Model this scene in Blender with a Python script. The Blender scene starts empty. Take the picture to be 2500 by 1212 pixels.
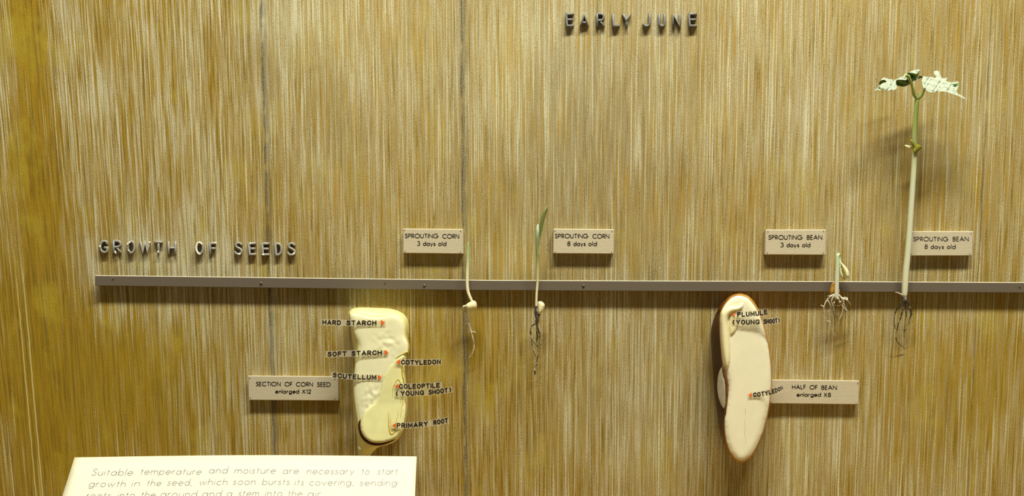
import bpy, math, random
import numpy as np
from mathutils import Vector, geometry, noise as mnoise

random.seed(7)
sc = bpy.context.scene
col = sc.collection

# ------------------------------------------------------------------ camera
F = 2430.0            # focal length in photo pixels (2500 wide)
CX, CY = 1312.0, 606.0
D = 0.78              # camera to wall
CZ = 0.300            # camera height above the case floor
TH = math.radians(6.3)
cam_d = bpy.data.cameras.new('camera')
cam = bpy.data.objects.new('camera', cam_d)
col.objects.link(cam)
cam.location = (0, -D, CZ)
cam.rotation_euler = (math.pi/2 - TH, 0, 0)
cam_d.sensor_width = 36
cam_d.lens = 36*F/2500
cam_d.shift_x = -(CX-1250)/2500
cam_d.clip_start = 0.01
sc.camera = cam

# ------------------------------------------------------------------ world, lights, exposure
w = bpy.data.worlds.new('world'); sc.world = w
w.use_nodes = True
w.node_tree.nodes['Background'].inputs[0].default_value = (1.0, 0.95, 0.86, 1)
w.node_tree.nodes['Background'].inputs[1].default_value = 0.085

def area(name, loc, target, sx, sy, power, color):
    l = bpy.data.lights.new(name, 'AREA'); l.shape = 'RECTANGLE'
    l.size = sx; l.size_y = sy; l.energy = power; l.color = color
    o = bpy.data.objects.new(name, l); col.objects.link(o)
    o.location = loc
    o.rotation_euler = (Vector(target)-Vector(loc)).to_track_quat('-Z', 'Y').to_euler()
    return o
area('case_tube_lamp', (0.17, -0.64, 1.45), (0.06, 0, 0.20), 0.90, 0.08, 39.0, (1.0, 0.98, 0.80))

sc.view_settings.view_transform = 'Standard'
sc.view_settings.look = 'None'
sc.view_settings.gamma = 1
sc.view_settings.use_curve_mapping = False
sc.view_settings.exposure = 0.10

# ------------------------------------------------------------------ picture-to-place helpers
CT, ST = math.cos(TH), math.sin(TH)
def ray(px, py):
    X = (px-CX)/F; Y = (CY-py)/F
    return Vector((X, CT+Y*ST, -ST+Y*CT))
def P(px, py, d=0.0):
    """point seen at photo pixel (px,py), d metres in front of the wall"""
    r = ray(px, py)
    return Vector((0, -D, CZ)) + r*((D-d)/r.y)
def S(d=0.0):
    return (D-d)/F          # metres per pixel at depth d

# ------------------------------------------------------------------ object helpers
def tag(o, label=None, cat=None, group=None, kind=None):
    if label: o['label'] = label
    if cat: o['category'] = cat
    if group: o['group'] = group
    if kind: o['kind'] = kind
    return o

def thing(name, loc, label, cat, group=None):
    o = bpy.data.objects.new(name, None); col.objects.link(o)
    o.location = loc; o.empty_display_size = 0.01
    return tag(o, label, cat, group)

def wloc(o):
    v = Vector((0, 0, 0))
    while o is not None:
        v += Vector(o.location); o = o.parent
    return v

def mesh(name, verts, faces, mats, parent=None, smooth=True, midx=None, origin=None):
    me = bpy.data.meshes.new(name)
    base = wloc(parent) if parent is not None else Vector(origin) if origin is not None else Vector((0, 0, 0))
    vs = [Vector(v) for v in verts]
    if parent is not None and vs:
        c = Vector((0, 0, 0))
        for v in vs: c += v
        c /= len(vs)
    else:
        c = base
    me.from_pydata([tuple(v-c) for v in vs], [], faces)
    if not isinstance(mats, (list, tuple)): mats = [mats]
    for m in mats: me.materials.append(m)
    if midx: me.polygons.foreach_set('material_index', midx)
    if smooth: me.polygons.foreach_set('use_smooth', [True]*len(me.polygons))
    me.update()
    import bmesh
    bm = bmesh.new(); bm.from_mesh(me)
    bmesh.ops.recalc_face_normals(bm, faces=bm.faces)
    bm.to_mesh(me); bm.free()
    o = bpy.data.objects.new(name, me); col.objects.link(o)
    if parent is not None:
        o.parent = parent; o.location = c-base
    else:
        o.location = c
    return o

class MB:
    def __init__(s): s.v = []; s.f = []; s.m = []
    def add(s, v, f, m=0):
        n = len(s.v); s.v += list(v)
        s.f += [tuple(i+n for i in q) for q in f]; s.m += [m]*len(f)
        return s
    def build(s, name, mats, parent=None, smooth=True, origin=None):
        return mesh(name, s.v, s.f, mats, parent, smooth, s.m, origin)

def catmull(pts, n, closed=False):
    a = np.array(pts, dtype=float)
    k = len(a); out = []
    segs = k if closed else k-1
    for i in range(segs):
        p0 = a[(i-1) % k] if closed else a[max(i-1, 0)]
        p1 = a[i]; p2 = a[(i+1) % k]
        p3 = a[(i+2) % k] if closed else a[min(i+2, k-1)]
        for j in range(n):
            t = j/n
            out.append(0.5*((2*p1)+(-p0+p2)*t+(2*p0-5*p1+4*p2-p3)*t*t+(-p0+3*p1-3*p2+p3)*t**3))
    if not closed: out.append(a[-1])
    return np.array(out)

def resample(pts, n, closed=True):
    a = np.array(pts, dtype=float)
    if closed: a = np.vstack([a, a[:1]])
    L = np.concatenate([[0], np.cumsum(np.linalg.norm(np.diff(a, axis=0), axis=1))])
    t = np.linspace(0, L[-1], n, endpoint=not closed)
    return np.stack([np.interp(t, L, a[:, i]) for i in range(a.shape[1])], axis=1)

def inside(poly, x, y):
    px, py = poly[:, 0], poly[:, 1]
    qx, qy = np.roll(px, -1), np.roll(py, -1)
    c = ((py > y) != (qy > y))
    with np.errstate(divide='ignore', invalid='ignore'):
        xi = (qx-px)*(y-py)/(qy-py)+px
    return bool(np.sum(c & (x < xi)) % 2)

def dist(poly, x, y):
    a = poly; b = np.roll(poly, -1, axis=0)
    p = np.array([x, y]); ab = b-a
    t = np.clip(((p-a)*ab).sum(1)/np.maximum((ab**2).sum(1), 1e-9), 0, 1)
    return float(np.min(np.linalg.norm(a+ab*t[:, None]-p, axis=1)))

def tri_fill(poly, step):
    """triangulate a closed pixel outline with interior grid points"""
    poly = np.array(poly, dtype=float)
    n = len(poly)
    pts = [Vector((float(p[0]), float(p[1]))) for p in poly]
    x0, y0 = poly.min(0); x1, y1 = poly.max(0)
    r = 0
    y = y0+step*.5
    while y < y1:
        x = x0+step*.5+(step*.5 if r % 2 else 0)
        while x < x1:
            if inside(poly, x, y) and dist(poly, x, y) > step*.45:
                pts.append(Vector((x, y)))
            x += step
        y += step*.87; r += 1
    vs, es, fs, *_ = geometry.delaunay_2d_cdt(pts, [], [list(range(n))], 1, 1e-4)
    return [(v.x, v.y) for v in vs], [tuple(f) for f in fs]

def dome(t):
    t = min(max(t, 0), 1)
    return math.sqrt(max(0, 1-(1-t)**2))

def pillow(mb, outline, dfun, h, wd, step=3.0, m=0, back=0.0, smooth_n=4, closed_back=True):
    """rounded raised patch: rim at depth dfun(px,py), crown h metres higher, shoulder wd pixels wide"""
    o = catmull(outline, smooth_n, True) if smooth_n else np.array(outline, float)
    o = resample(o, max(12, int(np.linalg.norm(np.diff(np.vstack([o, o[:1]]), axis=0), axis=1).sum()/step)))
    vs, fs = tri_fill(o, step)
    n = len(o)
    ds = [dist(o, x, y) for x, y in vs]
    front = [P(x, y, dfun(x, y)+h*dome(d/wd)) for (x, y), d in zip(vs, ds)]
    mb.add(front, fs, m)
    if closed_back:
        bk = [P(x, y, dfun(x, y)-back*dome(d/wd)) for (x, y), d in zip(vs, ds)]
        mb.add(bk, [tuple(reversed(f)) for f in fs], m)
    return mb

def tube(mb, path, sides=10, n=5, m=0, cap=True, jit=0.0, attr=None):
    """path of (px,py,depth,radius px)"""
    a = catmull(path, n) if n > 1 else np.array(path, float)
    c = [P(p[0], p[1], p[2]) for p in a]
    vs = []; fs = []
    k = len(c)
    up = Vector((0, 1, 0.03))
    for i in range(k):
        t = (c[min(i+1, k-1)]-c[max(i-1, 0)]).normalized()
        u = t.cross(up)
        if u.length < 1e-4: u = t.cross(Vector((1, 0, 0)))
        u.normalize(); v = t.cross(u).normalized()
        r = max(a[i][3], .15)*S(a[i][2])
        if jit: r *= 1+random.uniform(-jit, jit)
        for j in range(sides):
            an = 2*math.pi*j/sides
            vs.append(c[i]+u*(r*math.cos(an))+v*(r*math.sin(an)))
    for i in range(k-1):
        for j in range(sides):
            b = i*sides; e = (j+1) % sides
            fs.append((b+j, b+e, b+sides+e, b+sides+j))
    if cap:
        # rounded ends
        for i, s in ((0, -1), (k-1, 1)):
            t = (c[min(i+1, k-1)]-c[max(i-1, 0)]).normalized()*s
            r = max(a[i][3], .15)*S(a[i][2])
            b = i*sides
            ring = [c[i]+(vs[b+j]-c[i])*.7+t*r*.6 for j in range(sides)]
            q = len(vs); vs += ring; vs.append(c[i]+t*r*.9)
            for j in range(sides):
                e = (j+1) % sides
                fs.append((b+j, b+e, q+e, q+j)); fs.append((q+j, q+e, q+sides))
    mb.add(vs, fs, m)
    return mb

# ------------------------------------------------------------------ materials
def newmat(name):
    m = bpy.data.materials.new(name); m.use_nodes = True
    nt = m.node_tree
    return m, nt, nt.nodes['Principled BSDF']

def N(nt, t, **kw):
    n = nt.nodes.new(t)
    for k, v in kw.items():
        if hasattr(n, k): setattr(n, k, v)
    return n

def ramp(nt, src, stops, interp='LINEAR'):
    r = nt.nodes.new('ShaderNodeValToRGB'); r.color_ramp.interpolation = interp
    e = r.color_ramp.elements
    while len(e) < len(stops): e.new(0.5)
    for i, (p, c) in enumerate(stops):
        e[i].position = p
        e[i].color = (*c, 1) if len(c) == 3 else c
    nt.links.new(src, r.inputs[0])
    return r.outputs[0]

def math_(nt, op, a, b=None, c=None, clamp=False):
    n = nt.nodes.new('ShaderNodeMath'); n.operation = op; n.use_clamp = clamp
    for i, v in enumerate((a, b, c)):
        if v is None: continue
        if isinstance(v, (int, float)): n.inputs[i].default_value = v
        else: nt.links.new(v, n.inputs[i])
    return n.outputs[0]

def mixc(nt, f, a, b):
    n = nt.nodes.new('ShaderNodeMix'); n.data_type = 'RGBA'
    if isinstance(f, (int, float)): n.inputs[0].default_value = f
    else: nt.links.new(f, n.inputs[0])
    for i, v in ((6, a), (7, b)):
        if isinstance(v, tuple): n.inputs[i].default_value = (*v, 1)
        else: nt.links.new(v, n.inputs[i])
    return n.outputs[2]

def sstep(nt, v, lo, hi):
    n = nt.nodes.new('ShaderNodeMapRange'); n.interpolation_type = 'SMOOTHSTEP'
    nt.links.new(v, n.inputs[0])
    n.inputs[1].default_value = lo; n.inputs[2].default_value = hi
    return n.outputs[0]

def noise2(nt, vec, sx, sy, detail=1.0, rough=.5, off=0.0):
    mp = nt.nodes.new('ShaderNodeMapping')
    mp.inputs['Scale'].default_value = (sx, sy, 1)
    mp.inputs['Location'].default_value = (off, off*1.7, 0)
    nt.links.new(vec, mp.inputs[0])
    n = nt.nodes.new('ShaderNodeTexNoise'); n.noise_dimensions = '2D'
    n.inputs['Scale'].default_value = 1; n.inputs['Detail'].default_value = detail
    n.inputs['Roughness'].default_value = rough
    nt.links.new(mp.outputs[0], n.inputs['Vector'])
    return n.outputs[0]

def plain(name, c, rough=.6, noise=0.12, scale=400, bump=0.0, spec=.3, sub=0.0, coat=0.0, bscale=None):
    """painted or natural surface with slight mottling"""
    m, nt, b = newmat(name)
    tc = N(nt, 'ShaderNodeTexCoord')
    n = N(nt, 'ShaderNodeTexNoise'); n.inputs['Scale'].default_value = scale; n.inputs['Detail'].default_value = 3
    nt.links.new(tc.outputs['Object'], n.inputs['Vector'])
    lo = tuple(x*(1-noise) for x in c); hi = tuple(min(1, x*(1+noise)) for x in c)
    nt.links.new(ramp(nt, n.outputs[0], [(.3, lo), (.7, hi)]), b.inputs['Base Color'])
    b.inputs['Roughness'].default_value = rough
    b.inputs['Specular IOR Level'].default_value = spec
    if coat:
        b.inputs['Coat Weight'].default_value = coat; b.inputs['Coat Roughness'].default_value = .25
    if sub:
        b.inputs['Subsurface Weight'].default_value = sub
        b.inputs['Subsurface Radius'].default_value = (1, .8, .4)
        b.inputs['Subsurface Scale'].default_value = .003
    if bump:
        bp = N(nt, 'ShaderNodeBump'); bp.inputs['Strength'].default_value = bump
        bp.inputs['Distance'].default_value = .0006
        src = n.outputs[0]
        if bscale:
            n2 = N(nt, 'ShaderNodeTexNoise'); n2.inputs['Scale'].default_value = bscale; n2.inputs['Detail'].default_value = 2
            nt.links.new(tc.outputs['Object'], n2.inputs['Vector']); src = n2.outputs[0]
        nt.links.new(src, bp.inputs['Height']); nt.links.new(bp.outputs[0], b.inputs['Normal'])
    return m

def attr_mat(name, stops, attr='tint', rough=.45, noise=.1, scale=500, spec=.3, sub=0.0):
    """colour that runs along the thing by a stored 0..1 attribute"""
    m, nt, b = newmat(name)
    at = N(nt, 'ShaderNodeAttribute'); at.attribute_name = attr
    tc = N(nt, 'ShaderNodeTexCoord')
    n = N(nt, 'ShaderNodeTexNoise'); n.inputs['Scale'].default_value = scale; n.inputs['Detail'].default_value = 2
    nt.links.new(tc.outputs['Object'], n.inputs['Vector'])
    v = math_(nt, 'ADD', at.outputs['Fac'], math_(nt, 'MULTIPLY', math_(nt, 'SUBTRACT', n.outputs[0], .5), noise))
    nt.links.new(ramp(nt, v, stops), b.inputs['Base Color'])
    b.inputs['Roughness'].default_value = rough
    b.inputs['Specular IOR Level'].default_value = spec
    if sub:
        b.inputs['Subsurface Weight'].default_value = sub
        b.inputs['Subsurface Radius'].default_value = (1, .9, .5)
        b.inputs['Subsurface Scale'].default_value = .002
    return m

def set_attr(o, fn, name='tint'):
    """fn(world point)->0..1 stored per vertex"""
    a = o.data.attributes.new(name, 'FLOAT', 'POINT')
    base = wloc(o)
    a.data.foreach_set('value', [float(fn(Vector(v.co)+base)) for v in o.data.vertices])

# ------------------------------------------------------------------ backdrop wall
def lean(px):
    """sideways drift of the brush strokes per pixel of drop, beyond perspective"""
    t = max(0.0, min(1.0, (640-px)/640.0))
    return 0.038*t**1.2

PATCH = [
    (260, 200, 300, 400, -.02, 0, .03), (470, 700, 330, 190, .03, 0, 0), (620, 960, 240, 130, .03, .05, 0), (1150, 560, 700, 180, -.012, 0, .02),  # px, py, radius x, radius y, cover change, yellow change, dark change: how thickly the pale paint was brushed on
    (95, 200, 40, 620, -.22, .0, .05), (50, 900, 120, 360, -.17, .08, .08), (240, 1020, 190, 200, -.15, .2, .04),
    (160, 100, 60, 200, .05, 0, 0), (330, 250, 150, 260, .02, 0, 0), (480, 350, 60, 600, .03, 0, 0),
    (400, 880, 220, 110, -.05, .15, .0), (560, 1080, 200, 80, -.01, .05, .0), (760, 920, 90, 170, -.03, .05, 0),
    (800, 200, 260, 300, .01, .05, -.0), (900, 80, 170, 130, .05, .30, 0), (1240, 190, 60, 160, .05, .55, -.1), (1240, 640, 55, 70, .05, .8, -.1),
    (1330, 90, 240, 130, .04, .08, -.1), (1600, 160, 220, 230, .03, 0, 0), (1930, 180, 180, 240, .04, 0, -.05),
    (2250, 380, 180, 220, -.02, .1, -.1), (2100, 420, 120, 160, .02, 0, .0), (1500, 330, 130, 240, -.02, 0, .06),
    (1200, 1030, 230, 230, -.06, .0, .10), (1060, 850, 120, 120, -.06, .10, .10), (1180, 800, 50, 60, -.05, .3, 0),
    (1560, 1000, 160, 230, .02, .02, .06), (2000, 1070, 200, 130, .03, .05, -.05),
    (2290, 1000, 130, 200, -.05, .12, -.05), (2440, 950, 70, 300, -.06, .15, -.05), (1700, 500, 160, 200, -.02, 0, .02),
    (580, 120, 60, 220, -.02, 0, .12), (690, 60, 60, 60, .08, .2, 0), (380, 620, 160, 60, .03, 0, 0)]
def patch_at(px, py):
    c = y = k = 0
    for (x, v, rx, ry, a, b, g) in PATCH:
        e = ((px-x)/rx)**2+((py-v)/ry)**2
        if e < 6:
            e = math.exp(-e); c += a*e; y += b*e; k += g*e
    g = 0
    for (x, v, rx, ry, a) in GREY:
        g += a*math.exp(-((px-x)/rx)**2-((py-v)/ry)**2)
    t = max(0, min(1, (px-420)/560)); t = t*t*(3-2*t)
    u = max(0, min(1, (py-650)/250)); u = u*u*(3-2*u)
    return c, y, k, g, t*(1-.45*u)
GREY = [(1390, 300, 170, 330, .75), (1620, 330, 110, 300, .35), (660, 110, 80, 200, .45), (1560, 950, 170, 270, .45), (1120, 250, 40, 300, .4), (820, 250, 100, 250, .25), (2250, 250, 200, 200, .15), (380, 640, 200, 60, .4)]

def wall_material():
    m, nt, b = newmat('brushed_canvas')
    uv = N(nt, 'ShaderNodeUVMap'); uv.uv_map = 'strokes'
    V = uv.outputs[0]
    sep = N(nt, 'ShaderNodeSeparateXYZ'); nt.links.new(V, sep.inputs[0])
    U, W = sep.outputs[0], sep.outputs[1]
    def A(n):
        a = N(nt, 'ShaderNodeAttribute'); a.attribute_name = n; return a.outputs['Fac']
    cover, yel, drk, gry, soft = A('cover'), A('yellow'), A('dark'), A('grey'), A('soft')
    fine = noise2(nt, V, 360, 7, 2, .5)
    med = noise2(nt, V, 135, 3.6, 3, .6, 11)
    big = noise2(nt, V, 46, 2.0, 2, .5, 23)
    fine2 = noise2(nt, V, 300, 8, 2, .55, 37)
    med2 = noise2(nt, V, 135, 4.6, 2, .55, 41)
    speck = noise2(nt, V, 430, 420, 1, .6, 3)
    blot = noise2(nt, V, 12, 3.5, 3, .6, 5)
    grain = noise2(nt, V, 60, 45, 2, .6, 61)
    lines = noise2(nt, V, 260, 2.6, 2, .5, 71)
    dlines = noise2(nt, V, 190, 3.4, 2, .6, 83)
    cen = lambda v: math_(nt, 'SUBTRACT', v, .5)
    # twill weave of the canvas
    gw = math_(nt, 'MULTIPLY', grain, 5)
    wa = math_(nt, 'ADD', math_(nt, 'MULTIPLY', U, 2*math.pi*255), math_(nt, 'MULTIPLY', W, 2*math.pi*90))
    wb = math_(nt, 'ADD', math_(nt, 'MULTIPLY', U, -2*math.pi*120), math_(nt, 'MULTIPLY', W, 2*math.pi*235))
    weave = math_(nt, 'MULTIPLY', math_(nt, 'SINE', math_(nt, 'ADD', wa, gw)), math_(nt, 'SINE', math_(nt, 'ADD', wb, gw)))
    # paint load of the pale dry-brush coat
    s = math_(nt, 'MULTIPLY', fine, .50)
    s = math_(nt, 'MULTIPLY_ADD', med, .40, s)
    s = math_(nt, 'MULTIPLY_ADD', big, .10, s)
    s = math_(nt, 'ADD', s, math_(nt, 'MULTIPLY', cen(blot), .16))
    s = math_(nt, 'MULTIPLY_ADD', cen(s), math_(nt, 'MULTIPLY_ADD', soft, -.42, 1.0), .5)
    s = math_(nt, 'ADD', s, cover)
    s2 = math_(nt, 'MULTIPLY_ADD', weave, .035, s)
    s2 = math_(nt, 'ADD', s2, math_(nt, 'MULTIPLY', cen(speck), math_(nt, 'MULTIPLY_ADD', soft, .26, .22)))
    cream = sstep(nt, s2, .495, .60)
    # under-layers
    g = math_(nt, 'ADD', math_(nt, 'MULTIPLY', fine2, .6), math_(nt, 'MULTIPLY', med2, .4))
    g1 = math_(nt, 'ADD', g, math_(nt, 'MULTIPLY', cover, .7))
    g2 = math_(nt, 'ADD', g1, math_(nt, 'MULTIPLY', cen(speck), .25))
    g2 = math_(nt, 'MULTIPLY_ADD', soft, .075, g2)
    beige = sstep(nt, g2, .45, .60)
    darkm = sstep(nt, math_(nt, 'ADD', math_(nt, 'SUBTRACT', 1.0, g), math_(nt, 'MULTIPLY', drk, .5)), .46, .70)
    base = mixc(nt, darkm, (.345, .212, .008), (.185, .108, .005))
    ym = math_(nt, 'ADD', sstep(nt, noise2(nt, V, 9, 6, 3, .6, 77), .52, .74), yel, clamp=True)
    base = mixc(nt, math_(nt, 'MULTIPLY', ym, .7), base, (.42, .31, .022))
    hue = noise2(nt, V, 180, 140, 1, .5, 91)
    base = mixc(nt, math_(nt, 'MULTIPLY', sstep(nt, hue, .55, .8), .30), base, (.40, .17, .015))
    c1 = mixc(nt, math_(nt, 'MULTIPLY', beige, .68), base, (.365, .285, .135))
    c1 = mixc(nt, math_(nt, 'MULTIPLY', gry, .62, clamp=True), c1, (.265, .232, .142))
    pale = mixc(nt, sstep(nt, med2, .4, .65), (.60, .57, .405), (.54, .50, .375))
    pale = mixc(nt, math_(nt, 'MULTIPLY', yel, .6, clamp=True), pale, (.64, .56, .19))
    c2 = mixc(nt, math_(nt, 'MULTIPLY', cream, .80), c1, pale)
    ys = noise2(nt, V, 185, 5, 2, .55, 133)
    ys = math_(nt, 'ADD', ys, math_(nt, 'MULTIPLY', math_(nt, 'ADD', yel, cen(speck)), .22))
    ys = math_(nt, 'MULTIPLY', sstep(nt, ys, .56, .68), math_(nt, 'MULTIPLY_ADD', soft, .45, .12))
    c2 = mixc(nt, ys, c2, (.42, .245, .018))
    dl = math_(nt, 'MULTIPLY', sstep(nt, math_(nt, 'ADD', dlines, math_(nt, 'MULTIPLY', cen(speck), .12)), .62, .74), .45)
    c2 = mixc(nt, dl, c2, (.115, .092, .035))
    pl = math_(nt, 'ADD', lines, math_(nt, 'MULTIPLY', math_(nt, 'ADD', cover, math_(nt, 'MULTIPLY', cen(blot), .4)), .6))
    pl = math_(nt, 'ADD', pl, math_(nt, 'MULTIPLY', cen(speck), .30))
    pl = math_(nt, 'MULTIPLY', sstep(nt, pl, .585, .70), .70)
    c2 = mixc(nt, pl, c2, (.68, .655, .47))
    # pits of the weave show the bare ground
    pit = sstep(nt, math_(nt, 'ADD', math_(nt, 'MULTIPLY', weave, -.15), speck), .54, .68)
    c3 = mixc(nt, math_(nt, 'MULTIPLY', pit, .56), c2, (.105, .082, .026))
    # dark scuffed lines where the board joints telegraph through
    wob = math_(nt, 'MULTIPLY', math_(nt, 'SUBTRACT', noise2(nt, V, 20, 16, 2, .6, 15), .5), .007)
    gate = noise2(nt, V, 40, 12, 2, .7, 29)
    tot = None
    for us, wd, st in ((.6505, .0042, 1.0), (.655, .013, .5), (1.130, .0036, 1.0), (1.1365, .0028, .7), (1.134, .011, .45), (1.739, .0028, .55), (2.398, .0035, .6), (.5055, .003, .35), (2.432, .002, .0)):
        dd = math_(nt, 'ABSOLUTE', math_(nt, 'SUBTRACT', math_(nt, 'ADD', U, wob), us))
        k = math_(nt, 'MULTIPLY', math_(nt, 'SUBTRACT', 1.0, math_(nt, 'DIVIDE', dd, wd), clamp=True), st)
        k = math_(nt, 'MULTIPLY', k, sstep(nt, math_(nt, 'ADD', gate, math_(nt, 'MULTIPLY', math_(nt, 'SUBTRACT', speck, .5), .5)), .28, .52))
        tot = k if tot is None else math_(nt, 'MAXIMUM', tot, k)
    c4 = mixc(nt, tot, c3, mixc(nt, sstep(nt, speck, .52, .66), (.032, .034, .031), (.24, .24, .20)))
    # two thick pale strokes at the far left edge
    wt = None
    for us, wd in ((.0035, .0022), (.0215, .0026)):
        dd = math_(nt, 'ABSOLUTE', math_(nt, 'SUBTRACT', math_(nt, 'ADD', U, math_(nt, 'MULTIPLY', wob, .5)), us))
        k = math_(nt, 'SUBTRACT', 1.0, math_(nt, 'DIVIDE', dd, wd), clamp=True)
        wt = k if wt is None else math_(nt, 'MAXIMUM', wt, k)
    wt = math_(nt, 'MULTIPLY', sstep(nt, wt, .1, .6), sstep(nt, math_(nt, 'ADD', W, math_(nt, 'MULTIPLY', gate, .3)), .72, .92))
    c5 = mixc(nt, math_(nt, 'MULTIPLY', wt, .6), c4, (.70, .66, .34))
    nt.links.new(c5, b.inputs['Base Color'])
    b.inputs['Roughness'].default_value = .75
    b.inputs['Specular IOR Level'].default_value = .2
    bp = N(nt, 'ShaderNodeBump'); bp.inputs['Strength'].default_value = .35; bp.inputs['Distance'].default_value = .0004
    h = math_(nt, 'ADD', math_(nt, 'MULTIPLY', weave, .5), math_(nt, 'ADD', speck, math_(nt, 'MULTIPLY', fine, .8)))
    nt.links.new(h, bp.inputs['Height']); nt.links.new(bp.outputs[0], b.inputs['Normal'])
    return m

def build_wall():
    # flat backdrop, coved forward beyond the left edge of the picture
    xs = [-320+20*i for i in range(0, 155)]
    ys = [-620+24*i for i in range(0, 80)]
    z_of = {}
    verts = []; faces = []; uvs = []; at = []
    nx, ny = len(xs), len(ys)
    top, bot = 0.62, 0.0
    for j in range(ny):
        z = top+(bot-top)*j/(ny-1)
        for i in range(nx):
            x = (xs[i]-CX)*S()
            y = 0.0
            if xs[i] < -60:
                a = (-60-xs[i])*S()
                R = .09
                t = min(a/R, math.pi/2)
                x = (-60-CX)*S()-R*math.sin(t); y = -R*(1-math.cos(t))-(max(0, a-R*math.pi/2))
            # where the flat point lies in the photograph, for brush-stroke direction
            fwd = D*CT-(z-CZ)*ST; up = D*ST+(z-CZ)*CT
            py = CY-F*up/fwd
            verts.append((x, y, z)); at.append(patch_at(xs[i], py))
            uvs.append(((xs[i]-lean(xs[i])*(py))/1000.0, py/1000.0))
    for j in range(ny-1):
        for i in range(nx-1):
            faces.append((j*nx+i, (j+1)*nx+i, (j+1)*nx+i+1, j*nx+i+1))
    # board thickness behind the canvas, as a closed back sheet
    o = mesh('wall_back', verts, faces, MAT['wall'], None, True)
    me = o.data
    uvl = me.uv_layers.new(name='strokes')
    for lp in me.loops: uvl.data[lp.index].uv = uvs[lp.vertex_index]
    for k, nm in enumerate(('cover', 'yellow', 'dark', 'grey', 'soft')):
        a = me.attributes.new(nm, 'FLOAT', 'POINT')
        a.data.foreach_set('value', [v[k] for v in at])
    o['kind'] = 'structure'
    fl = mesh('floor', [(-.62, -.52, 0), (.62, -.52, 0), (.62, .0, 0), (-.62, .0, 0), (-.62, -.52, -.02), (.62, -.52, -.02), (.62, .0, -.02), (-.62, .0, -.02)],
              [(0, 1, 2, 3), (4, 7, 6, 5), (0, 4, 5, 1), (1, 5, 6, 2), (2, 6, 7, 3), (3, 7, 4, 0)], MAT['floor'], None, False)
    fl['kind'] = 'structure'

MAT = {}
MAT['wall'] = wall_material()
MAT['floor'] = plain('painted_floor', (.30, .20, .06), .8, .2, 60)
MAT['plate'] = plain('painted_board', (.515, .45, .325), .62, .07, 900, .22, .25, bscale=650)
MAT['ink'] = plain('black_ink', (.012, .010, .009), .45, .1, 300, 0, .3)
MAT['ink_soft'] = plain('worn_black_ink', (.05, .045, .04), .5, .2, 300, 0, .3)
MAT['nail'] = plain('dark_nail', (.05, .04, .03), .5, .2, 900)
MAT['rail'] = plain('taupe_paint', (.128, .104, .080), .45, .10, 1400, .08, .35, bscale=1800)
MAT['rail_edge'] = plain('rail_edge_highlight', (.62, .56, .44), .5, .12, 500)  # lit highlight along the rail's top bevel, painted in as a paler colour
MAT['letter'] = plain('grey_letter_paint', (.31, .295, .27), .42, .14, 700, .25, .45, bscale=500)
MAT['letter_dark'] = plain('dark_letter_paint', (.165, .16, .15), .42, .14, 700, .2, .45, bscale=500)
MAT['chip'] = plain('bare_white_metal', (.86, .82, .70), .3, .1, 500, .1, .6)
MAT['paper'] = plain('cream_card', (.80, .745, .56), .7, .03, 300, .05, .2, bscale=2500)
MAT['grey_ink'] = plain('grey_print', (.30, .285, .29), .35, .06, 300, 0, .4)
MAT['orange'] = plain('orange_ink', (.85, .135, .012), .5, .08, 900)
MAT['starch'] = plain('cream_starch', (.84, .815, .55), .42, .05, 90, .05, .35, .25, bscale=200)
MAT['hull'] = plain('yellow_hull', (.87, .82, .38), .38, .06, 120, .0, .4, .25)
MAT['germ'] = plain('pale_yellow_germ', (.82, .78, .40), .42, .05, 120, .04, .35, .25, bscale=160)
MAT['amber'] = plain('amber_line', (.60, .45, .05), .4, .12, 300)
MAT['crescent'] = plain('dark_brown_layer', (.07, .018, .006), .35, .3, 400)
MAT['tip'] = plain('translucent_tip', (.76, .73, .44), .35, .08, 150, 0, .4, .3)
MAT['bean_flesh'] = plain('ivory_cotyledon', (.80, .75, .56), .5, .03, 90, .03, .3, .2, bscale=160)
MAT['embryo'] = plain('cream_embryo', (.82, .75, .48), .42, .03, 120, 0, .35, .3)
MAT['embryo_leaf'] = plain('yellow_young_leaf', (.77, .70, .40), .45, .04, 120, 0, .3, .2)
MAT['hilum'] = plain('pale_hilum', (.50, .46, .36), .5, .12, 250)
MAT['lip'] = plain('brown_lip', (.17, .065, .018), .35, .35, 250)
MAT['kernel'] = attr_mat('corn_kernel', [(0, (.20, .17, .08)), (.3, (.62, .55, .30)), (.6, (.80, .72, .46))], rough=.35, noise=.5, scale=350)
MAT['corn_shoot'] = attr_mat('corn_shoot', [(0, (.70, .60, .42)), (.25, (.80, .72, .50)), (.55, (.66, .68, .45)), (.8, (.36, .48, .28)), (1, (.22, .38, .17))], noise=.06)
MAT['corn_leaf'] = attr_mat('corn_leaf', [(0, (.72, .66, .46)), (.35, (.62, .60, .36)), (.6, (.19, .29, .08)), (1, (.26, .30, .10))], noise=.15, scale=300)
MAT['corn_sheath'] = attr_mat('corn_sheath', [(0, (.55, .50, .34)), (.25, (.74, .66, .44)), (.5, (.56, .55, .28)), (.68, (.24, .30, .09)), (.88, (.27, .34, .15)), (.95, (.50, .60, .45))], noise=.1)
MAT['root'] = plain('pale_root', (.50, .45, .36), .6, .45, 420)
MAT['root_white'] = plain('white_root', (.66, .62, .52), .6, .2, 420)
MAT['root_dark'] = plain('dark_root', (.055, .050, .045), .6, .5, 300)
def speckled_root():
    m, nt, b = newmat('speckled_root')
    tc = N(nt, 'ShaderNodeTexCoord')
    n = N(nt, 'ShaderNodeTexNoise'); n.inputs['Scale'].default_value = 330; n.inputs['Detail'].default_value = 2
    nt.links.new(tc.outputs['Object'], n.inputs['Vector'])
    nt.links.new(ramp(nt, n.outputs[0], [(.50, (.03, .028, .026)), (.64, (.40, .36, .29))]), b.inputs['Base Color'])
    b.inputs['Roughness'].default_value = .6
    return m
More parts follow.
